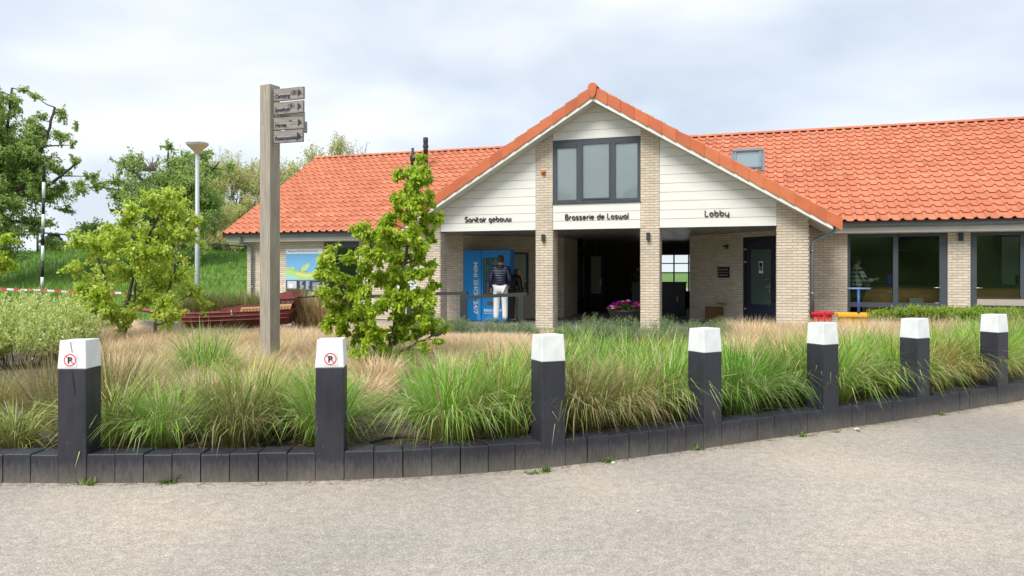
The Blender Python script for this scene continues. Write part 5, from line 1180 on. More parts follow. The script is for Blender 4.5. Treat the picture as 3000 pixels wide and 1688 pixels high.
for x0, x1, ya, yb in ((725, 812, 898, 910), (813, 867, 891, 905)):
    p = MB(); p.prism([(bx_(x0-2), bz_(yb)), (bx_(x1-4), bz_(yb-3)), (bx_(x1), bz_(ya-3)), (bx_(x0+1), bz_(ya))], -.516, -.501, M['cream']); po = p.build('ornament_panel', boat); g = MB(); g.prism([(bx_(x0+1), bz_(yb-1.5)), (bx_(x1-6), bz_(yb-4)), (bx_(x1-3), bz_(ya-.5)), (bx_(x0+3), bz_(ya+2.5))], -.518, -.5165, M['gold']); g.build('ochre_field', po)
    g = MB()
    for k in range(int((x1-x0)/9)):
        cx = bx_(x0+8+k*9); cz = bz_((ya+yb)/2+.5)+.006*k*.5; g.tube([(cx+.022*math.cos(a)*(.5+a/9), -.521, cz+.022*math.sin(a)*(.5+a/9)) for a in np.arange(0, 5.2, .7)], .006, M['orange'], 5)
    g.build('scroll', po)
b = MB()
for x in (690, 700, 710): b.tube([(bx_(x), -.46, bz_(899)), (bx_(x), -.46, bz_(892))], .008, M['boatdark'], 5)
b.tube([(bx_(683), -.46, bz_(893)), (bx_(722), -.46, bz_(889))], .01, M['boatdark'], 5); b.build('deck_rail', boat)
b = MB(); b.tube([(bx_(699), -.53, bz_(904)), (bx_(699), -.54, bz_(914)), (bx_(696), -.54, bz_(921))], .008, M['steel'], 5); b.tube([(bx_(703), -.54, bz_(915)), (bx_(696), -.54, bz_(921)), (bx_(704), -.54, bz_(922))], .008, M['steel'], 5); b.build('anchor', boat)
b = MB(); b.tube([(LB, -.2, bz_(872)), (LB+.5, -.25, bz_(867))], .018, M['black'], 6); b.build('boom', boat)
b = MB(); b.prism([(.02, z_g(0)-.0), (.52, z_g(0)+.01), (.38, z_g(0)+.02), (.24, z_g(0)+.09), (.17, z_g(0)+.105), (.06, z_g(0)+.08)], -.12, -.09, M['boat']); b.build('bow_side', boat)
b = MB(); b.tube([(-.1, 0, z_g(0)-.02), (-.45, 0, z_g(0)+.05), (-.85, 0, z_g(0)+.10)], [.07, .05, .03], M['boat'], 8); b.build('bowsprit', boat)
# ================================================================ GRASSES
pal = dict(green=(np.array([[.17, .40, .03], [.26, .53, .045], [.35, .60, .11], [.50, .68, .30], [.62, .52, .26]]), [.32, .28, .17, .12, .11]),
           mixed=(np.array([[.24, .33, .05], [.34, .42, .10], [.44, .48, .20], [.52, .42, .20], [.58, .44, .24]]), [.25, .2, .15, .2, .2]),
           olive=(np.array([[.24, .23, .08], [.34, .29, .12], [.48, .38, .19], [.19, .22, .06], [.55, .42, .22]]), [.3, .25, .15, .2, .1]),
           straw=(np.array([[.82, .62, .40], [.86, .71, .50], [.73, .53, .33], [.85, .70, .50], [.58, .52, .25]]), [.3, .27, .2, .18, .05]),
           carex=(np.array([[.30, .40, .07], [.50, .52, .14], [.20, .29, .07], [.44, .48, .26], [.55, .46, .22]]), [.3, .2, .25, .15, .1]))
def tussock(kind, n, h, spread, rng, fine=1.0, segs=4):
    cols, pr = pal[kind]; idx = rng.choice(len(cols), n, p=pr); az = rng.uniform(0, 2*PI, n)
    rad = spread*(.32 if kind not in ('green', 'mixed') else .42)*np.sqrt(rng.random(n)); ca = az+rng.normal(0, .6, n)
    base = np.stack([rad*np.cos(ca), rad*np.sin(ca), np.full(n, .0)], 1)
    if kind == 'straw': a0 = np.abs(rng.normal(.12, .14, n))+rad/spread*1.2; bend = rng.uniform(.15, .9, n); L = h*rng.uniform(.7, 1.1, n); W = .0042*fine*rng.uniform(.7, 1.3, n)
    elif kind == 'olive': a0 = np.abs(rng.normal(.5, .25, n)); bend = rng.uniform(0, .4, n); L = h*rng.uniform(.7, 1.15, n); W = .005*fine*rng.uniform(.7, 1.3, n)
    elif kind == 'carex': a0 = np.abs(rng.normal(.45, .25, n)); bend = rng.uniform(.9, 2.1, n); L = h*rng.uniform(.8, 1.5, n); W = .011*fine*rng.uniform(.7, 1.3, n)
    else:
        q_ = rng.random(n); a0 = .06+.34*q_+np.abs(rng.normal(0, .07, n)); bend = np.where(q_ < .4, rng.uniform(.3, 1.3, n), rng.uniform(1.7, 2.75, n)); L = h*np.where(q_ < .4, rng.uniform(.75, 1.12, n), rng.uniform(.75, 1.25, n)); W = .0095*fine*rng.uniform(.5, 1.4, n)
    ct = cols[idx]*rng.uniform(.8, 1.2, (n, 1)); br = np.array([.36, .28, .13]) if kind != 'straw' else np.array([.46, .32, .18])
    w = rng.uniform(.05, .55, (n, 1)); cr_ = ct*(1-w)+br*w*rng.uniform(.6, 1.1, (n, 1))
    brown = rng.random(n) < (.08 if kind == 'green' else 0); ct[brown] = ct[brown]*.3+np.array([.52, .37, .20])*.7
    if kind in ('green', 'mixed'): wq = np.clip((bend-1.6)*.5, 0, .3)[:, None]*rng.random((n, 1)); ct = ct*(1-wq)+np.array([.62, .50, .29])*wq; cr_ = cr_*(1-wq)+np.array([.50, .36, .19])*wq
    V, Q, C = blades(base, az, a0, bend, L, W, cr_, ct, segs)
    if kind in ('green', 'mixed', 'carex', 'olive'):        # dead skirt hanging round the foot
        m_ = int(n*(.32 if kind in ('green', 'mixed') else .15)); az2 = rng.uniform(0, 2*PI, m_); b2 = np.stack([spread*.25*np.cos(az2), spread*.25*np.sin(az2), np.zeros(m_)], 1)
        c2 = np.array([.62, .48, .28])*rng.uniform(.5, 1.2, (m_, 1)); p2 = blades(b2, az2+rng.normal(0, .4, m_), rng.uniform(.5, 1.2, m_), rng.uniform(.5, 1.3, m_), h*rng.uniform(.3, .62, m_), np.full(m_, .005*fine), c2*.8, c2, segs)
        V, Q, C = merge([(V, Q, C), p2])
    return V, Q, C
def xf(part, x, y, z, rz, s, tone=None):
    V, Q, C = part; c, sn = math.cos(rz), math.sin(rz); Rz_ = np.array([[c, sn, 0], [-sn, c, 0], [0, 0, 1]]); return (V*np.asarray(s)) @ Rz_+np.array([x, y, z]), Q, (C if tone is None else [c_*tone for c_ in C])
rg_ = np.random.default_rng(21)
G = {}
for kind, n, h, spd, nv in (('green', 680, .80, .42, 5), ('mixed', 700, .80, .42, 3), ('olive', 420, .85, .4, 2), ('carex', 300, .50, .36, 2), ('straw', 900, .55, .42, 3)):
    G[kind] = [tussock(kind, n, h, spd, rg_) for _ in range(nv)]
GM = {k: [npmesh(k+'_grass_tussock', *v, M['blade']) for v in vs] for k, vs in G.items()}
G['green_lo'] = [tussock('green', 400, .8, .45, rg_, 1.25, 3) for _ in range(3)]+[tussock('mixed', 400, .8, .45, rg_, 1.25, 3) for _ in range(1)]
G['straw_lo'] = [tussock('straw', 460, .55, .5, rg_, 1.7, 3) for _ in range(4)]
rt2 = random.Random(31); front = []; midg = []; midst = []
def sect(x):                                     # photo x of a world point at kerb depth
    return x
def imx(p): return 1500+p.x/p.y*F
bn_names = ['the first bollard', 'the second bollard', 'the third bollard', 'the fourth bollard', 'the fifth bollard', 'the sixth bollard', 'the last bollard']
def kpt(s, d): p = kerb(s); t = ktan(s); return p+Vector((-t.y, t.x))*d
s_start = bs[0]-3.0; s_end = bs[-1]+4.5; s = s_start; row = []
GM['green'] += [npmesh('green_grass_tussock', v[0], v[1], [c_*np.array(t_) for c_ in v[2]], M['blade']) for v, t_ in zip(G['green'], ([.8, .82, .8], [1.2, 1.0, .95], [.72, .8, .75], [1.1, 1.08, 1.0], [.9, .85, .8]))]
GM['mixed'] += [npmesh('mixed_grass_tussock', v[0], v[1], [c_*np.array(t_) for c_ in v[2]], M['blade']) for v, t_ in zip(G['mixed'], ([.78, .78, .78], [1.15, .95, .9], [.65, .7, .65]))]
while s < s_end:
    nb_ = min(abs(s-b_) for b_ in bs); p = kpt(s, .50+rt2.uniform(-.04, .1)+(.14 if nb_ < .22 else 0)); x = imx(p); row.append((s, p, x)); s += .56+rt2.uniform(-.07, .12)
for s, p, x in row:
    if 1085 < x < 1300 or p.y < 1: continue
    if x < 60: kind, sc = ('carex', .8)
    elif x < 230: kind, sc = ('carex', .75)
    elif x < 330: kind, sc = ('carex', 1.0)
    elif x < 470: kind, sc = ('carex', 1.15)
    elif x < 900: kind, sc = ('mixed' if rt2.random() < .4 else 'green', .78+.1*rt2.random())
    elif x < 1085: kind, sc = ('green', .80)
    else: kind, sc = ('green' if rt2.random() < .75 else 'mixed', .86+.2*rt2.random())
    front.append((s, p, x, kind, sc))
cnt = {}
def between(x):
    bxs = [211, 963, 1621, 2082, 2433, 2712, 2934]; k = sum(x > b for b in bxs); return k
for f in front: cnt.setdefault(between(f[2]), []).append(f)
ordn = ['first', 'second', 'third', 'fourth', 'fifth', 'sixth', 'seventh', 'eighth', 'ninth', 'tenth']
for k, fs_ in cnt.items():
    for q, (s, p, x, kind, sc) in enumerate(fs_):
        me = GM[kind][rt2.randrange(len(GM[kind]))]; o = link({'green': 'grass_tussock', 'mixed': 'grass_tussock', 'carex': 'sedge_clump'}[kind], me)
        o.location = (p.x, p.y, .125); o.rotation_euler = (0, 0, rt2.uniform(0, 6.28)); o.scale = (sc*rt2.uniform(.95, 1.1), sc*rt2.uniform(.95, 1.1), sc*rt2.uniform(.95, 1.05))
        pos = ('left of the first bollard' if k == 0 else 'right of the last bollard' if k == 7 else f'between {bn_names[k-1][4:]} and next'.replace('between last bollard and next', 'past last bollard').replace(' and next', ' and '+bn_names[min(k, 6)][4:]))
        look = {'green': 'arching green grass tussock', 'mixed': 'green and straw grass tussock', 'carex': 'low yellow-green sedge clump'}[kind]
        tag(o, f'{look} at edging {pos}, {ordn[q]} from left', 'grass tussock' if kind != 'carex' else 'sedge', 'grass and sedge clumps in the front row behind the timber edging')
# single thin tussock in the bare soil patch, and the olive fans on the left
def onecl(name, kind, v, x, y, sc, label, cat, rz=0, gz=.125):
    p = P(x, y, (EYE-gz)*F/(y-HZ)); o = link(name, GM[kind][v]); o.location = (p.x, p.y, gz); o.scale = sc; o.rotation_euler = (0, 0, rz); tag(o, label, cat); return o
GM['thin'] = [npmesh('thin_grass_tussock', *tussock('green', 190, .62, .26, rg_), M['blade'])]
onecl('grass_tussock', 'thin', 0, 1240, 1235, (1, 1, 1), 'thin upright grass tussock alone in the bare soil patch by the second bollard', 'grass tussock')
onecl('rush_clump', 'olive', 0, 150, 1240, (1.05, 1.05, .85), 'olive brown rush clump fanning out behind the first bollard, left side', 'rush', 1)
onecl('rush_clump', 'olive', 1, 330, 1215, (1.15, 1.15, 1.0), 'olive brown rush clump fanning out just right of the first bollard', 'rush', 2)
onecl('grass_tussock', 'green', 1, 600, 1150, (.95, .95, 1.08), 'tall bright green grass tussock left of the signpost foot', 'grass tussock', 1)
# second and third rows, joined
mid = []
for d, step, hs in ((1.1, .58, .98), (1.7, .6, 1.0), (2.35, .62, 1.0), (2.95, .66, .95)):
    s = s_start-1
    while s < s_end+1.5:
        s += step*rt2.uniform(.8, 1.2); p = kpt(s, d+rt2.uniform(-.12, .12)); x = imx(p)
        if p.y > 17 or x < -200: continue
        if x < 420: 
            if d < 1.5: mid.append(xf(G['olive'][rt2.randrange(2)] if rt2.random() < .6 else G['green_lo'][rt2.randrange(4)], p.x, p.y, .125, rt2.uniform(0, 6), .72))
            elif rt2.random() < .45: mid.append(xf(G['green_lo'][rt2.randrange(4)], p.x, p.y, .125, rt2.uniform(0, 6), (.6, .6, .5)))
            continue
        if x < 760 and (d > 1.2 or x < 520): 
            if rt2.random() < .2: mid.append(xf(G['green_lo'][rt2.randrange(4)], p.x, p.y, .125, rt2.uniform(0, 6), (.6, .6, .62)))
            continue
        if 985 < x < 1215 and d < 3.1: continue
        if x < 1345 and x > 1000 and d < 1.75: continue
        if x < 1000 and d > 2: continue
        if x < 1330 and d > 2.6: continue
        if d > 2 and rt2.random() < (.12 if 1560 < x < 2050 else .5): continue
        if d > 2.6 and x > 2050: continue
        tn_ = np.array(rt2.choice([[1, 1, 1], [.8, .82, .8], [1.1, 1.05, 1.05], [1.18, .98, .95], [.7, .78, .75], [1.15, 1.1, .9]])); v = rt2.uniform(.78, 1.08)*hs*(.9 if x > 2500 else 1.0 if 1560 < x < 2100 else 1)
        if x > 2120 and d > 1.2 and rt2.random() < .6: mid.append(xf(G['straw_lo'][rt2.randrange(4)], p.x, p.y, .125, rt2.uniform(0, 6), (1.1, 1.1, 1.15*v))); continue
        if 1000 < x < 1560 and d > 2.0: continue
        if x > 2050 and d > 1.9: continue
        mid.append(xf(G['green_lo'][rt2.randrange(4)], p.x, p.y, .125, rt2.uniform(0, 6), (v, v, v), tn_))
tag(link('green_grass', npmesh('green_grass', *merge(mid), M['blade'])), kind='stuff')
# straw-coloured grass: mounded drifts
stw = []; hazard = []
def straw_ok(x, y):
    if y < 6.5: return False
    d, s_ = kerbdist(x, y); ss, tt = st(x, y)
    if d < 1.25 or tt > -2.1: return False
    px = 1500+x/y*F
    if px > 1560 and d < (2.4 if px < 2100 else 1.75): return False
    if px > 960 and px < 1345 and d < 1.95: return False
    if px > 1340 and px < 1560 and d < 2.1: return False
    if px > 800 and px <= 1000 and d < 1.9: return False
    if px < 330 and y < 9.5: return False
    if px < 130 and y < 14.5: return False
    if px < 260 and y < 11.5: return False
    if px < -100: return False
    if 380 < px < 880 and y > 14.4: return False
    if px > 1290 and px < 1560 and y > 14.6: return False
    if 1640 < px < 2130 and y > 10.4+.0*px: return False
    return True
y = 6.6
while y < 19.5:
    x = -12
    while x < 14:
        xx, yy = x+rt2.uniform(-.2, .2), y+rt2.uniform(-.2, .2)
        if straw_ok(xx, yy):
            px = 1500+xx/yy*F; h_ = .80 if px < 1300 else .92
            if px > 2100: h_ = 1.05+.18*min(1, (px-2100)/500)
            yt = 945 if px < 1000 else 965 if px < 1560 else 988 if px < 2130 else 915
            h_ *= rt2.uniform(.78, 1.12); h_ = max(.35, min(h_*1.15 if px > 2130 else h_, (EYE-(yt-HZ)/F*yy-.13)/.56*rt2.uniform(.88, 1.04))); w_ = rt2.uniform(.95, 1.2)
            if rt2.random() < .1 and px > 1000 and yy < 10.5: stw.append(xf(G['green_lo'][rt2.randrange(4)], xx, yy, .13, rt2.uniform(0, 6), (.8, .8, .75)))
            else: stw.append(xf(G['straw_lo'][rt2.randrange(4)], xx, yy, .13, rt2.uniform(0, 6), (w_, w_, h_), np.array(rt2.choice([[1, 1, 1], [.84, .82, .78], [1.05, 1.04, 1.02], [.92, .86, .80], [.95, 1.02, .9]]))))
        x += .66 if y < 13 else .68
    y += .58 if y < 13 else .64
print('straw clumps', len(stw))
tag(link('straw_grass', npmesh('straw_grass', *merge(stw), M['blade'])), kind='stuff')
# dead litter, lying straws
n = 2600; S_ = RNG.uniform(bs[0]-3, bs[-1]+3, n); Dd = .2+RNG.random(n)**1.3*2.4; base = []
for a, d in zip(S_, Dd): p = kpt(a, d); base.append((p.x, p.y, .15))
base = np.array(base); az = RNG.uniform(0, 6.28, n); c_ = np.array([.42, .32, .19])*RNG.uniform(.5, 1.3, (n, 1))
tag(link('dead_straw', npmesh('dead_straw', *blades(base, az, RNG.uniform(1.35, 1.6, n), RNG.uniform(-.1, .3, n), RNG.uniform(.08, .3, n), RNG.uniform(.004, .007, n), c_, c_, 3), M['blade'])), kind='stuff')
# irrigation hoses on the soil
def hose(pts, label):
    o = MB(); r = random.Random(len(label)); w = [P(x, y, (EYE-.16)*F/(y-HZ)) for x, y in pts]; o.tube(w, .012, M['black'], 8); tag(o.build('irrigation_hose'), label, 'hose', 'black irrigation hoses on the soil')
hose([(1085, 1296), (1130, 1284), (1200, 1280), (1260, 1284), (1310, 1284)], 'black irrigation hose on bare soil nearest the edging right of the second bollard')
hose([(1310, 1255), (1350, 1253), (1400, 1254)], 'short black hose lying behind the straw litter, upper one'); hose([(1345, 1287), (1390, 1282), (1450, 1272)], 'black hose end near the third bollard')
hose([(2290, 1190), (2330, 1185), (2375, 1176)], 'black hose on the soil left of the fifth bollard'); hose([(760, 1300), (800, 1296), (850, 1290)], 'thin black hose under grass left of the second bollard')
# grass on the bank
n = 60000; X_ = RNG.uniform(-36, -7, n); Y_ = RNG.uniform(21, 40, n); Z_ = ground_z(X_, Y_)+np.where(ground_z(X_, Y_) > .2, np.sin(X_*1.3)*np.cos(Y_*.9)*.05, 0)
ssx = (X_-BO.x)*U.x+(Y_-BO.y)*U.y; tt_ = (X_-BO.x)*Wd.x+(Y_-BO.y)*Wd.y; keep = ~((ssx > -10.3) & (tt_ > 1.0)); X_, Y_, Z_ = X_[keep], Y_[keep], Z_[keep]; n = len(X_)
pn_ = np.sin(X_*.9+1)*np.sin(Y_*1.1)+np.sin(X_*.31)*.8; g_ = np.array([.15, .31, .04])*(1+.18*pn_[:, None])*RNG.uniform(.7, 1.35, (n, 1))+np.array([.05, .03, .01])*np.clip(pn_, 0, 1)[:, None]
tag(link('bank_grass', npmesh('bank_grass', *blades(np.stack([X_, Y_, Z_-.02], 1), RNG.uniform(0, 6.28, n), RNG.uniform(0, .6, n), RNG.uniform(.2, 1.2, n), RNG.uniform(.12, .34, n)*(1+.3*pn_), RNG.uniform(.012, .025, n), g_*.8, g_, 3), M['blade'])), kind='stuff')
# dandelions dotted on the bank
n = 90; fx = RNG.uniform(-26, -8, n); fy = RNG.uniform(24, 36, n); fz = ground_z(fx, fy)+.26; b = MB(); df = mat('dandelion', (.75, .62, .05), .6)
for x, y, z in zip(fx, fy, fz):
    s_ = x; ss, tt = st(x, y)
    if ss > -10.3 and tt > .8: continue
    b.ball((x, y, z), .028, df, 6)
tag(b.build('dandelions'), kind='stuff')
# weeds along the kerb foot
wk = 0
for x, y, n, h, lb in ((500, 1412, 26, .11, 'small green weed at the foot of the edging left of the second bollard'), (265, 1418, 30, .06, 'flat green weed at the foot of the first bollard'), (1600, 1380, 26, .07, 'small green weed at the foot of the third bollard, right-hand of the two'), (1560, 1385, 20, .06, 'tiny green weed just left of the third bollard foot'), (1783, 1352, 30, .06, 'rounded leafy weed at the edging between third and fourth bollards'), (2045, 1316, 18, .07, 'thin yellow-green weed at the foot of the fourth bollard'), (2350, 1277, 24, .07, 'short tuft of grass at the edging left of the fifth bollard'), (2760, 1215, 16, .05, 'tiny tuft at the edging right of the sixth bollard')):
    Yk = EYE*F/(y+2-HZ); p = P(x, y+2, Yk); sc_ = rg_; az = sc_.uniform(0, 6.28, n); bb = np.stack([sc_.normal(0, .025, n), sc_.normal(0, .012, n)-.02, np.zeros(n)], 1); cc = np.array([.16, .27, .04])*sc_.uniform(.6, 1.3, (n, 1))
    o = link('weed', npmesh('weed', *blades(bb, az, sc_.uniform(.2, 1.2, n), sc_.uniform(.2, 1.2, n), h*sc_.uniform(.5, 1.2, n), np.full(n, .011), cc, cc, 3), M['blade'])); o.location = (p.x, p.y, .003); tag(o, lb, 'weed', 'weeds along the timber edging')
# grit and litter at the kerb foot
n = 1500; S_ = RNG.uniform(bs[0]-3, bs[-1]+2, n); base = []
for a in S_: p = kpt(a, -abs(RNG.normal(0, .05))-.005); base.append((p.x, p.y, .006))
c_ = np.array([.34, .27, .17])*RNG.uniform(.4, 1.3, (n, 1)); az = RNG.uniform(0, 6.28, n)
tag(link('kerb_litter', npmesh('kerb_litter', *blades(np.array(base), az, np.full(n, 1.5), np.full(n, .05), RNG.uniform(.01, .09, n), RNG.uniform(.003, .006, n), c_, c_, 3), M['blade'])), kind='stuff')

def litter(name, x, y, sz, m, label, cat, flat=True):
    p = P(x, y, EYE*F/(y-HZ)); b = MB()
    if flat: b.add([(-sz, 0, .004), (-sz*.3, -sz*.45, .012), (sz*.6, -sz*.3, .006), (sz, 0, .018), (sz*.4, sz*.4, .006), (-sz*.4, sz*.35, .014)], [(0, 1, 2, 3, 4, 5)], m)
    else: b.ball((0, 0, sz*.35), (sz, sz*.8, sz*.5), m, 8)
    o = b.build(name); o.location = (p.x, p.y, .003); o.rotation_euler = (0, 0, x); tag(o, label, cat)
dl_ = mat('dry_leaf', (.30, .12, .06), .8); pb_ = mat('pale_stone', (.62, .58, .52), .8)
litter('fallen_leaf', 2795, 1196, .05, dl_, 'reddish brown fallen leaf on the road near the last bollard', 'leaf'); litter('fallen_leaf', 2515, 1265, .03, dl_, 'small brown dead leaf on the road near the fifth bollard', 'leaf')
litter('pebble', 1870, 1501, .014, pb_, 'pale pebble lying alone on the open road, lower right of centre', 'pebble', False); litter('pebble', 1797, 1360, .022, pb_, 'pale stone beside the leafy weed at the edging', 'pebble', False); litter('pebble', 2510, 1262, .03, pb_, 'pale stone on the road below the fifth bollard', 'pebble', False)
litter('twig_scrap', 2450, 1268, .04, M['cardboard'], 'dark scrap of twig on the road by the fifth bollard foot', 'twig')
# ================================================================ SHRUBS AND TREES
def shrub(name, label, cat, c, rx, ry, h, nst, per, LL, LW, cols, up=.8, group=None, narrow=False, stemm='bark', seed=1, topcols=None, z0=.12, flat=False):
    rng = np.random.default_rng(seed); r = empty(name, (c.x, c.y, z0), 0, label, cat, group); pos = []; dr = []; hh = []
    st_b = MB()
    for k in range(nst):
        a = rng.uniform(0, 2*PI); q = math.sqrt(rng.random()); bx, by = q*rx*.75*math.cos(a), q*ry*.75*math.sin(a); H_ = h*((1-q**2*.55) if not flat else (1-.1*q))*rng.uniform(.8, 1.08)
        tx, ty = bx*1.3+rng.normal(0, .04), by*1.3+rng.normal(0, .04); P0 = np.array([bx*.6, by*.6, 0]); P1 = np.array([tx, ty, H_]); mid_ = (P0+P1)/2+rng.normal(0, .04, 3)
        if k % 3 == 0: st_b.tube([P0, mid_, P1*.97+P0*.03], [.006, .005, .002], M[stemm], 3, cap=False)
        u = rng.uniform(.30 if not flat else .5, 1.0, per)**.8; pt = ((1-u)**2)[:, None]*P0+(2*u*(1-u))[:, None]*mid_+(u**2)[:, None]*P1
        d = rng.normal(0, 1, (per, 3))*.8; d[:, 2] += up; pos.append(pt+rng.normal(0, .02, (per, 3))); dr.append(d); hh.append(u)
    pos = np.concatenate(pos); dr = unit(np.concatenate(dr)); hh = np.concatenate(hh); n = len(pos); cols = np.array(cols); col = cols[rng.integers(0, len(cols), n)]*rng.uniform(.75, 1.25, (n, 1))
    if topcols is not None: tcx = np.array(topcols)[rng.integers(0, len(topcols), n)]; w = np.clip((hh-.72)*5, 0, 1)[:, None]; col = col*(1-w)+tcx*w
    fn = simple_leaves if (narrow or LL < .05) else leaves_np
    f = link('foliage', npmesh('foliage', *fn(pos, dr, rng.normal(0, 1, (n, 3)), LL*rng.uniform(.6, 1.3, n), LW*rng.uniform(.7, 1.2, n), col), M['leaf']), r); f['kind'] = 'stuff'; st_b.build('stems', r); return r
vcol = [(.74, .80, .30), (.85, .88, .48), (.62, .72, .22), (.34, .48, .11), (.70, .78, .32)]
for k, (x, y, Yd, rx, ry, h, lb) in enumerate(((40, 960, 10.6, .85, .6, 1.08, 'large pale variegated shrub with reddish stems at the left edge, behind the rushes'), (185, 950, 11.6, .6, .55, 1.02, 'pale variegated shrub right of the largest one, behind the first bollard'), (-110, 960, 10.2, .7, .6, 1.0, 'pale variegated shrub cut by the left picture edge'), (245, 900, 15.5, .75, .6, .88, 'smaller pale variegated shrub behind, left of the young tree'), (90, 900, 14.5, .9, .6, 1.02, 'pale variegated shrub at the back below the banded pole'))):
    shrub('variegated_shrub', lb, 'shrub', P(x, y, Yd), rx, ry, h, 190, 42, .05, .021, vcol, 1.0, 'pale variegated shrubs', seed=40+k)
rcol = [(.26, .37, .17), (.33, .43, .21), (.20, .30, .14), (.40, .47, .28), (.27, .42, .13)]
rs = [(1440, 15.2, .62, .5, .42, 'grey-green rosemary bush under the handrail in front of the vending machine'), (1345, 15.6, .4, .4, .42, 'grey-green rosemary bush at the foot of the left brick pier'), (1535, 14.8, .35, .4, .38, 'small rosemary bush right of the handrail post'),
      (1745, 14.0, .50, .4, .56, 'rosemary bush in front of the flower planter, left of the right pillar'), (1830, 14.2, .5, .4, .52, 'rosemary bush touching the left side of the right pillar'), (1660, 14.4, .35, .4, .36, 'low rosemary bush right of the left pillar'),
      (1945, 13.6, .45, .4, .58, 'rosemary bush just right of the right pillar'), (2030, 13.4, .42, .4, .50, 'rosemary bush behind the fourth bollard'), (2110, 14.0, .4, .4, .50, 'rosemary bush in front of the cardboard box'), (1250, 15.8, .4, .4, .5, 'grey rosemary bush half behind the bright green tree')]
for k, (x, Yd, rx, ry, h, lb) in enumerate(rs): shrub('rosemary_bush', lb, 'shrub', P(x, 960, Yd), rx, ry, h, 120, 46, .034, .0075, rcol, 1.6, 'grey-green rosemary bushes in front of the porch', True, seed=70+k)
hcol = [(.07, .13, .03), (.10, .17, .04), (.06, .11, .035)]
hg_ = [(2600, 14.7), (2665, 14.55), (2730, 14.4), (2795, 14.25), (2860, 14.1), (2925, 13.95), (2990, 13.8), (3060, 13.6)]
hr = empty('clipped_hedge', (0, 0, 0), 0, 'low dark green hedge with bright yellow-green new tips below the right windows', 'hedge')
for k, (x, Yd) in enumerate(hg_):
    q = shrub('hedge_plant', None, None, P(x, 960, Yd), .33, .25, .68 if k else .58, 120, 52, .05, .02, hcol, .9, None, seed=90+k, topcols=[(.45, .58, .07), (.36, .50, .05), (.2, .32, .05)], flat=True)
    fo, ste = [c for c in q.children if c.name.startswith('fol')][0], [c for c in q.children if c.name.startswith('stem')][0]; lc_ = q.location.copy()
    for c in (fo, ste): c.parent = hr; c.location = lc_
    bpy.data.objects.remove(q)
shrub('leafy_shrub', 'dark green leafy shrub between the boat stern and the left brick wall', 'shrub', P(895, 930, 17.6), .45, .4, 1.0, 120, 40, .055, .024, [(.07, .14, .03), (.12, .20, .05), (.20, .28, .10)], .8, seed=120)
# reeds standing in the boat, and dry tall grass behind its stern
def reeds(name, label, x0, x1, Yd, zb_, h0, h1, n, seed, gr=.5):
    rng = np.random.default_rng(seed); px = rng.uniform(x0, x1, n); base = np.stack([(px-1500)/F*Yd, Yd+rng.uniform(-.3, .3, n), np.full(n, zb_)], 1); c = np.where(rng.random((n, 1)) < gr, np.array([[.15, .26, .05]]), np.array([[.55, .42, .22]]))*rng.uniform(.7, 1.2, (n, 1)); cr = np.array([.50, .38, .2])*rng.uniform(.6, 1.1, (n, 1))
    tag(link(name, npmesh(name, *blades(base, rng.uniform(0, 6.28, n), np.abs(rng.normal(.1, .15, n)), rng.uniform(.1, 1.4, n), rng.uniform(h0, h1, n), np.full(n, .015), cr, c, 4), M['blade'])), label, 'reeds')
reeds('reed_bed', 'reeds with green tips and straw stems growing behind the middle of the boat', 545, 760, 16.4, .25, .55, .95, 4000, 5, .7)
reeds('reed_bed', 'dry straw coloured reeds between the boat stern and the bright green tree', 872, 960, 15.8, .15, .5, 1.15, 1300, 6, .08)
# leaf meshes for singly placed leaves
def leaf_one(col, v):
    rng = np.random.default_rng(v); V, Q, C = leaves_np(np.zeros((1, 3)), np.array([[0, 1., 0]]), np.array([[0, 0, 1.]]), np.array([1.]), np.array([.58+.1*rng.random()]), np.array([col])); return npmesh('leaf', V, Q, C, M['leaf'])
PEAR = [(.44, .60, .035), (.54, .68, .05), (.34, .52, .03), (.62, .70, .08), (.48, .62, .045), (.24, .40, .025)]
LM = [leaf_one(c, i) for i, c in enumerate(PEAR)]
def catmull(pts, n=6):
    pts = [np.array(p, float) for p in pts]; P4 = [2*pts[0]-pts[1]]+pts+[2*pts[-1]-pts[-2]]; out = []
    for k in range(1, len(P4)-2):
        p0, p1, p2, p3 = P4[k-1:k+3]
        for q in range(n): t = q/n; out.append(.5*((2*p1)+(-p0+p2)*t+(2*p0-5*p1+4*p2-p3)*t*t+(-p0+3*p1-3*p2+p3)*t**3))
    out.append(pts[-1]); return out
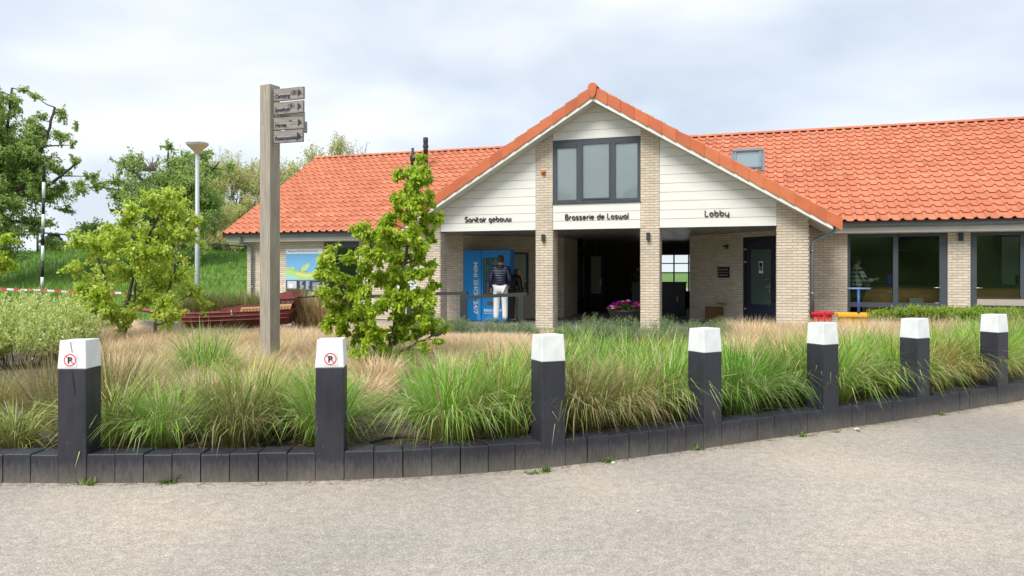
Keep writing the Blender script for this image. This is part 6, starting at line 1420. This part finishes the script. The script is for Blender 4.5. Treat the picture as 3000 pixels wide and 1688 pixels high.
def clump_tree(name, label, cat, Yd, stems, clumps, LL, nper, cols, barkm, seed, rt_base, lone=0, droop=.6, depth=1.0, group=None, leafm='leaf', twig=.006, simple=False, kr=1.0, zoff=None, maxr=None):
    """stems: lists of (x,y) 2576-px points base->top; clumps: (x,y,r) in the same pixels"""
    rng = np.random.default_rng(seed); sc = Yd*1.1646/F; b0 = D(*stems[0][0], Yd); z0 = zoff if zoff is not None else b0.z
    r = empty(name, (b0.x, Yd, z0), 0, label, cat, group); org = np.array([b0.x, Yd, z0])
    def w(x, y, dy=0): p = D(x, y, Yd+dy); k = Yd/(Yd+dy); return np.array([(x*1.1646-1500)/F*Yd, Yd+dy, EYE+(HZ-y*1.1646)/F*Yd])-org
    tb = MB(); skel = []
    for si, stm in enumerate(stems):
        dy = 0 if si == 0 else rng.uniform(-.3, .3)*depth; pts = [w(x, y, dy*i/len(stm)) for i, (x, y) in enumerate(stm)]
        if si == 0: pts[0][2] = 0
        c = catmull(pts, 6); n = len(c); c = [p+rng.normal(0, rt_base*.25, 3)*(0 < i < n-1) for i, p in enumerate(c)]
        rad = [rt_base*(1 if si == 0 else .7)*(1-.8*i/n)+twig for i in range(n)]; tb.tube(c, rad, M[barkm], 8); skel += [(p, rd) for p, rd in zip(c, rad)]
    trunk = tb.build('trunk', r); lb = MB(); tw = MB(); pos, dr, sz = [], [], []
    sp_ = np.array([p for p, _ in skel]); sr = np.array([q for _, q in skel])
    for (cx, cy, cr) in clumps:
        R_ = cr*sc*kr; dy = rng.uniform(-1, 1)*depth; c = w(cx, cy, dy)
        cost = np.linalg.norm(sp_-c, axis=1)+np.maximum(0, sp_[:, 2]-c[2]+.1)*1.6; k = int(np.argmin(cost)); a = sp_[k]; L = np.linalg.norm(c-a)
        if L > .03:
            m_ = (a+c)/2+np.array([0, 0, -.06*L])+rng.normal(0, .06*L, 3); cc = catmull([a, m_, c], 4); lb = MB(); r0 = min(sr[k]*.6, twig*2.5+L*.014); lb.tube(cc, [r0*(1-.65*i/len(cc)) for i in range(len(cc))], M[barkm], 5); lb.build('limb', r)
            for p in cc[2:]: sp_ = np.vstack([sp_, p]); sr = np.append(sr, r0*.5)
        nt_ = max(4, int(5+R_*18)); n_l = max(6, int(nper*(cr/30)**2/nt_))
        for q in range(nt_):
            d = rng.normal(0, 1, 3); d[2] = d[2]*.8+.35; d /= np.linalg.norm(d); e = c+d*R_*rng.uniform(.55, 1.25); tw.tube([c, (c+e)/2+rng.normal(0, .05*R_, 3), e], [twig, twig*.7, twig*.3], M[barkm], 3, cap=False)
            u = rng.uniform(.1, 1.08, n_l); pp = c+(e-c)*u[:, None]+rng.normal(0, .11*R_, (n_l, 3)); dd = d*.5+rng.normal(0, .7, (n_l, 3)); dd[:, 2] -= droop; pos.append(pp); dr.append(dd); sz.append(rng.uniform(.6, 1.2, n_l))
    tag(tw.build('twigs', r), kind='stuff')
    pos = np.concatenate(pos); dr = unit(np.concatenate(dr)); sz = np.concatenate(sz)*LL; n = len(pos); nrm = rng.normal(0, .7, (n, 3)); nrm[:, 2] += .8; nrm[:, 1] -= .4
    ci = rng.integers(0, len(cols), n); col = np.array(cols)[ci]*rng.uniform(.85, 1.15, (n, 1)); keep = np.ones(n, bool)
    if lone:
        idx = np.argsort(pos[:, 1]-sz*2+rng.uniform(0, .35, n))[:lone]; keep[idx] = False
        for i in idx:
            y_ = Vector(dr[i]); x_ = y_.cross(Vector(nrm[i])).normalized(); z_ = x_.cross(y_); o = link('leaf', LM[ci[i] % len(LM)], r); m = Matrix((x_, y_, z_)).transposed().to_4x4(); m.translation = Vector(pos[i]); o.matrix_basis = m @ Matrix.Scale(float(sz[i]), 4)
    fn = simple_leaves if simple else leaves_np
    cr_ = link('crown', npmesh('crown', *fn(pos[keep], dr[keep], nrm[keep], sz[keep], sz[keep]*.6, col[keep]), M[leafm]), r); cr_['kind'] = 'stuff'; return r
centre = [(1066, 402, 13), (1050, 425, 18), (1072, 440, 16), (1030, 440, 24), (1000, 442, 16), (1060, 468, 28), (1020, 478, 28), (1078, 505, 24), (1045, 515, 32), (1008, 505, 22), (1020, 550, 30), (1062, 552, 24), (1090, 545, 18), (1102, 552, 13), (985, 556, 26), (955, 560, 22), (925, 575, 20), (940, 600, 28), (905, 590, 16), (1000, 600, 34), (1045, 605, 30), (1078, 595, 16), (915, 630, 26), (955, 642, 32), (1005, 655, 34), (1052, 648, 28), (890, 655, 16), (1065, 690, 26), (1085, 668, 16), (1015, 700, 34), (965, 700, 32), (925, 685, 24), (838, 625, 14), (835, 655, 20), (850, 690, 24), (828, 695, 18), (880, 700, 22), (830, 735, 24), (870, 745, 30), (915, 735, 30), (840, 780, 28), (885, 795, 32), (820, 810, 20), (930, 785, 32), (975, 755, 34), (1020, 755, 32), (1065, 745, 24), (1085, 722, 15), (1090, 765, 16), (1055, 790, 28), (1000, 805, 34), (1085, 805, 20), (850, 832, 22), (895, 845, 28), (945, 840, 32), (995, 855, 30), (1045, 845, 26), (1090, 840, 16), (1112, 828, 11), (1108, 858, 11), (1065, 875, 14), (925, 885, 22), (970, 895, 24), (1005, 905, 16), (950, 922, 14), (985, 935, 11)]
clump_tree('young_pear_tree', 'bright green young tree in full leaf before the building, right of the signpost', 'tree', 9.6, [[(975, 940), (985, 860), (1005, 760), (1015, 680), (1030, 590), (1048, 500), (1060, 400)], [(975, 930), (940, 850), (880, 760), (850, 700), (838, 625)], [(985, 900), (1035, 870), (1110, 840)], [(975, 935), (925, 840), (925, 740), (930, 620)]], centre, .066, 720, PEAR, 'bark', 5, .027, kr=1.15, lone=300, droop=.75, depth=.38, zoff=.1)
left = [(418, 485, 16), (438, 495, 14), (395, 505, 20), (425, 520, 26), (460, 500, 12), (480, 512, 8), (372, 540, 22), (410, 555, 30), (450, 550, 20), (485, 560, 13), (500, 550, 7), (345, 572, 24), (385, 595, 34), (435, 595, 28), (470, 590, 14), (300, 595, 20), (262, 590, 20), (230, 605, 18), (222, 632, 22), (270, 632, 30), (325, 630, 32), (385, 650, 36), (440, 645, 26), (212, 675, 20), (250, 685, 30), (305, 690, 36), (365, 705, 36), (430, 700, 30), (198, 700, 12), (235, 730, 24), (290, 748, 32), (350, 760, 34), (410, 755, 32), (455, 740, 24), (475, 725, 12), (245, 765, 16), (290, 795, 20), (345, 800, 24), (400, 800, 26), (450, 790, 20), (475, 770, 14), (270, 780, 18)]
clump_tree('young_pear_tree', 'broad yellow-green young tree on several dark stems left of the boat', 'tree', 13.0, [[(308, 848), (312, 800), (328, 730), (352, 650), (392, 560), (420, 490)], [(306, 846), (290, 790), (265, 720), (240, 640)], [(388, 838), (400, 780), (430, 700), (445, 620)], [(312, 846), (335, 780), (345, 700), (350, 600)]], left, .074, 800, [(.56, .70, .09), (.66, .76, .13), (.46, .62, .07), (.72, .78, .20), (.59, .72, .11), (.36, .52, .06)], 'bark', 6, .036, kr=1.5, lone=300, droop=.45, depth=.55, zoff=.1)
MIDC = [(.31, .45, .11), (.39, .53, .15), (.24, .36, .08), (.48, .60, .21), (.34, .48, .13)]
edge_ = [(8, 655, 18), (25, 640, 14), (-15, 640, 22), (-30, 670, 30), (5, 600, 20), (-20, 600, 26), (-50, 620, 30), (-60, 690, 30), (-25, 720, 30)]
clump_tree('leaning_branch_tree', 'yellow-green leafy tree mostly outside the picture at the left edge', 'tree', 12.0, [[(-60, 860), (-55, 760), (-40, 680), (-10, 640)]], edge_, .075, 260, PEAR, 'bark', 8, .04, droop=.5, depth=.4, zoff=.1)
midt = [(428, 372, 9), (425, 392, 13), (452, 385, 8), (352, 400, 8), (335, 425, 12), (312, 432, 14), (372, 420, 14), (395, 440, 20), (440, 425, 22), (480, 415, 16), (505, 432, 20), (540, 402, 14), (558, 408, 8), (410, 470, 28), (455, 468, 30), (500, 475, 28), (350, 470, 20), (300, 462, 12), (275, 452, 8), (250, 468, 10), (225, 470, 9), (207, 462, 8), (212, 482, 7), (240, 488, 9), (285, 478, 10), (320, 500, 18), (365, 512, 26), (415, 520, 30), (465, 520, 30), (510, 515, 24), (335, 535, 16), (380, 560, 26), (430, 570, 30), (480, 570, 28), (520, 555, 18), (400, 605, 24), (450, 620, 28), (500, 610, 24), (470, 650, 18), (340, 610, 20), (300, 600, 22), (280, 585, 14)]
clump_tree('gnarled_tree', 'dark green gnarled tree with a reaching left limb behind the street lamp', 'tree', 33.0, [[(408, 655), (400, 600), (395, 540), (372, 480), (340, 430), (318, 395)], [(398, 560), (340, 520), (290, 478), (215, 470)], [(396, 545), (430, 480), (430, 378)], [(400, 560), (460, 490), (545, 405)]], midt, .13, 2600, MIDC, 'bark', 9, .10, kr=2.0, droop=.2, depth=1.6, leafm='leafmat', twig=.02, simple=True)
dt = D(330, 600, 31); q = empty('dead_snag', (dt.x, 31, 1.2), 0, 'bare dark broken-off snag standing above the young tree', 'tree stump'); b = MB(); b.tube([D(x, y, 31)-q.location for x, y in ((336, 640), (333, 610), (331, 580), (322, 553), (310, 538), (296, 531), (278, 529))], [.15, .13, .12, .11, .10, .08, .06], M['bark'], 8); b.build('trunk', q)
q = empty('bare_twigs', (0, 0, 0), 0, 'bare dead grey twigs sticking out of the top of the gnarled tree', 'branches'); b = MB(); rk_ = random.Random(5)
for k in range(26):
    x, y = 372+rk_.uniform(-12, 20), 430; tx, ty = x+rk_.uniform(-60, 25), rk_.uniform(388, 425); b.tube([D(x, y, 32.6), D((x+tx)/2+rk_.uniform(-8, 8), (y+ty)/2, 32.6), D(tx, ty, 32.6)], [.035, .025, .01], M['palebark'], 4)
b.build('twigs', q)['kind'] = 'stuff'
big = [(40, 218, 7), (38, 238, 10), (18, 250, 12), (8, 285, 16), (45, 265, 14), (60, 290, 14), (30, 310, 22), (70, 320, 14), (110, 300, 9), (135, 258, 7), (128, 285, 10), (145, 275, 6), (145, 300, 7), (110, 330, 14), (135, 325, 8), (0, 340, 26), (50, 350, 24), (90, 365, 18), (10, 390, 28), (60, 400, 26), (120, 375, 10), (142, 350, 8), (155, 358, 6), (105, 405, 18), (140, 400, 10), (170, 398, 8), (188, 408, 6), (160, 425, 8), (178, 435, 6), (130, 430, 13), (70, 440, 26), (20, 440, 30), (100, 460, 16), (125, 465, 12), (110, 495, 9), (50, 480, 28), (0, 490, 30), (95, 520, 10), (60, 520, 20), (20, 540, 30), (90, 560, 14), (70, 570, 18), (110, 560, 8), (40, 590, 26), (0, 600, 30), (80, 610, 12), (45, 620, 18), (-40, 300, 35), (-50, 380, 45), (-60, 460, 45), (-60, 550, 45), (-30, 640, 35)]
clump_tree('old_pear_tree', 'large dark green old tree with thick leaning limbs at the left edge', 'tree', 28.0, [[(-70, 690), (-60, 600), (-20, 530), (30, 495), (75, 440), (110, 370), (138, 270)], [(-20, 530), (0, 440), (25, 330), (40, 225)], [(40, 490), (110, 470), (185, 410)], [(-40, 570), (40, 560), (95, 560)]], big, .11, 3000, [(.32, .47, .11), (.41, .55, .16), (.25, .37, .08), (.50, .62, .22), (.35, .49, .13)], 'bark', 10, .11, kr=1.95, droop=.3, depth=1.8, leafm='leafmat', twig=.018, simple=True)
# pale spring willows: recursive twigs with sparse small leaves
def willow(seed, H, spread, leafn, cols, LL=.14, levels=6):
    rng = random.Random(seed); b = MB(); tips = []
    def grow(p, d, L, r, lv):
        e = p+d*L; m_ = (p+e)/2+Vector((rng.gauss(0, 1), rng.gauss(0, 1), rng.gauss(0, 1)))*L*.05; b.tube([p, m_, e], [r, r*.85, r*.7], M['palebark'], 5 if lv < 2 else 3, cap=False)
        if lv >= 3: tips.append((m_, e, lv))
        if lv >= levels: return
        n = rng.choice([2, 3, 3]) if lv > 0 else 5
        for k in range(n):
            a = rng.uniform(.2, .65)*spread; ax = Vector((rng.gauss(0, 1), rng.gauss(0, 1), rng.gauss(0, 1))).cross(d).normalized(); nd = (Matrix.Rotation(a, 3, ax) @ d+Vector((0, 0, .12))).normalized(); grow(e if k < 2 else m_, nd, L*rng.uniform(.62, .86), r*.62, lv+1)
    grow(Vector((0, 0, 0)), Vector((0, 0, 1)), H*.22, H*.018, 0)
    nr = np.random.default_rng(seed); pos = []
    for k in range(leafn):
        m_, e, lv = tips[nr.integers(len(tips))]; pos.append(np.array(m_.lerp(e, nr.random()))+nr.normal(0, .12, 3))
    pos = np.array(pos); zmax = pos[:, 2].max(); keep = nr.random(leafn) < np.clip(1.25-pos[:, 2]/zmax, .12, 1); pos = pos[keep]; n = len(pos)
    d = unit(nr.normal(0, 1, (n, 3))); col = np.array(cols)[nr.integers(0, len(cols), n)]*nr.uniform(.8, 1.2, (n, 1))
    return b.mesh('branches'), npmesh('crown', *simple_leaves(pos, d, nr.normal(0, 1, (n, 3)), nr.uniform(.6, 1.2, n)*LL, nr.uniform(.4, .6, n)*LL, col), M['leafmat'])
wc = [(.58, .60, .20), (.68, .66, .30), (.48, .55, .18), (.72, .66, .36)]
wm = [willow(3, 10, 1.0, 42000, wc, .15, 7), willow(4, 10, .95, 38000, wc, .15, 7), willow(7, 10, 1.05, 5000, wc, .12, 7)]
gm_ = [willow(12, 8, 1.15, 22000, [(.22, .34, .09), (.30, .42, .14), (.16, .26, .08)], .22)]
def wtree(v, x, ytop, Yd, label, wid=1, pool=None, nm='willow_tree', H=10):
    g = .3; q = D(x, ytop, Yd); me = (pool or wm)[v]; r = empty(nm, (q.x, Yd, g), 0, label, 'tree', 'pale trees beyond the bank' if pool is None else None); top = max(vv.co.z for vv in me[0].vertices)
    s = (q.z-g)/top
    for m, n_ in zip(me, ('trunk', 'crown')):
        o = link(n_, m, r); o.scale = (s*wid, s*wid, s); o.rotation_euler = (0, 0, x*.37)
        if n_ == 'crown': o['kind'] = 'stuff'
wtree(0, 572, 372, 50, 'pale yellow-green spring tree just right of the street lamp', .9)
wtree(1, 640, 400, 47, 'pale spring tree directly behind the signpost', .85)
wtree(0, 700, 385, 52, 'pale yellowish spring tree right of the signpost above the roof verge', .8)
wtree(1, 790, 328, 54, 'tallest pale spring tree above the left end of the roof', .9)
wtree(2, 862, 350, 56, 'nearly bare pale tree above the roof right of the tallest pale tree', .8)
wtree(2, 920, 372, 58, 'bare thin twigs showing low above the ridge, rightmost of the pale trees', .7)
wtree(0, 520, 470, 44, 'low pale green tree between the gnarled tree and the street lamp', .8)
wtree(0, 250, 570, 60, 'round pale green tree beyond the bank, left of the gnarled tree', 1.3, gm_, 'distant_tree')
wtree(0, 175, 600, 75, 'hazy grey-green tree far beyond the bank crest near the banded pole', 1.2, gm_, 'distant_tree')
wtree(0, 600, 560, 46, 'dense yellow-green bushy tree low beside the roof end', 1.5, gm_, 'distant_tree')
wtree(0, 455, 590, 44, 'dark bushy tree behind the street lamp foot', 1.3, gm_, 'distant_tree')
# blue-grey conifer far away
q0 = D(135, 592, 80); cf = empty('conifer_tree', (q0.x, 80, .2), 0, 'distant blue-grey conifer beyond the bank right of the banded pole', 'tree'); b = MB(); b.tube([(0, 0, 0), (0, 0, q0.z)], [.2, .03], M['bark'], 6); b.build('trunk', cf)
n = 5200; u = RNG.random(n)**.7; H_ = q0.z; az = RNG.uniform(0, 6.28, n); lay = (np.floor(u*14)+.5)/14; rr_ = (1-lay)*3.6*RNG.random(n)**.5+.1; pos = np.stack([rr_*np.cos(az), rr_*np.sin(az), lay*H_-.12*rr_+RNG.normal(0, .1, n)], 1); d = unit(np.stack([np.cos(az), np.sin(az), RNG.normal(-.1, .3, n)], 1))
o = link('crown', npmesh('crown', *simple_leaves(pos, d, RNG.normal(0, 1, (n, 3)), np.full(n, .45), np.full(n, .16), np.array([.07, .11, .12])*RNG.uniform(.7, 1.3, (n, 1))), M['leafmat']), cf); o['kind'] = 'stuff'
# trees behind the camera on the far side of the road (seen only as reflections)
prt = []
for k in range(16):
    x = -32+k*5.2; s_ = 1+.25*math.sin(k*2.3); me = gm_[0][1]; nv = len(me.vertices); co = np.zeros(nv*3, np.float32); me.vertices.foreach_get('co', co); prt.append(xf((co.reshape(-1, 3), [np.arange(nv).reshape(-1, 4)], [np.tile([[.05, .075, .03]], (nv//4, 1))]), x, -23+2*math.cos(k*1.7), .2, k*1.3, (1.5*s_, 1.5*s_, 1.35*s_)))
tag(link('roadside_trees', npmesh('roadside_trees', *merge(prt), M['leafmat'])), kind='stuff')
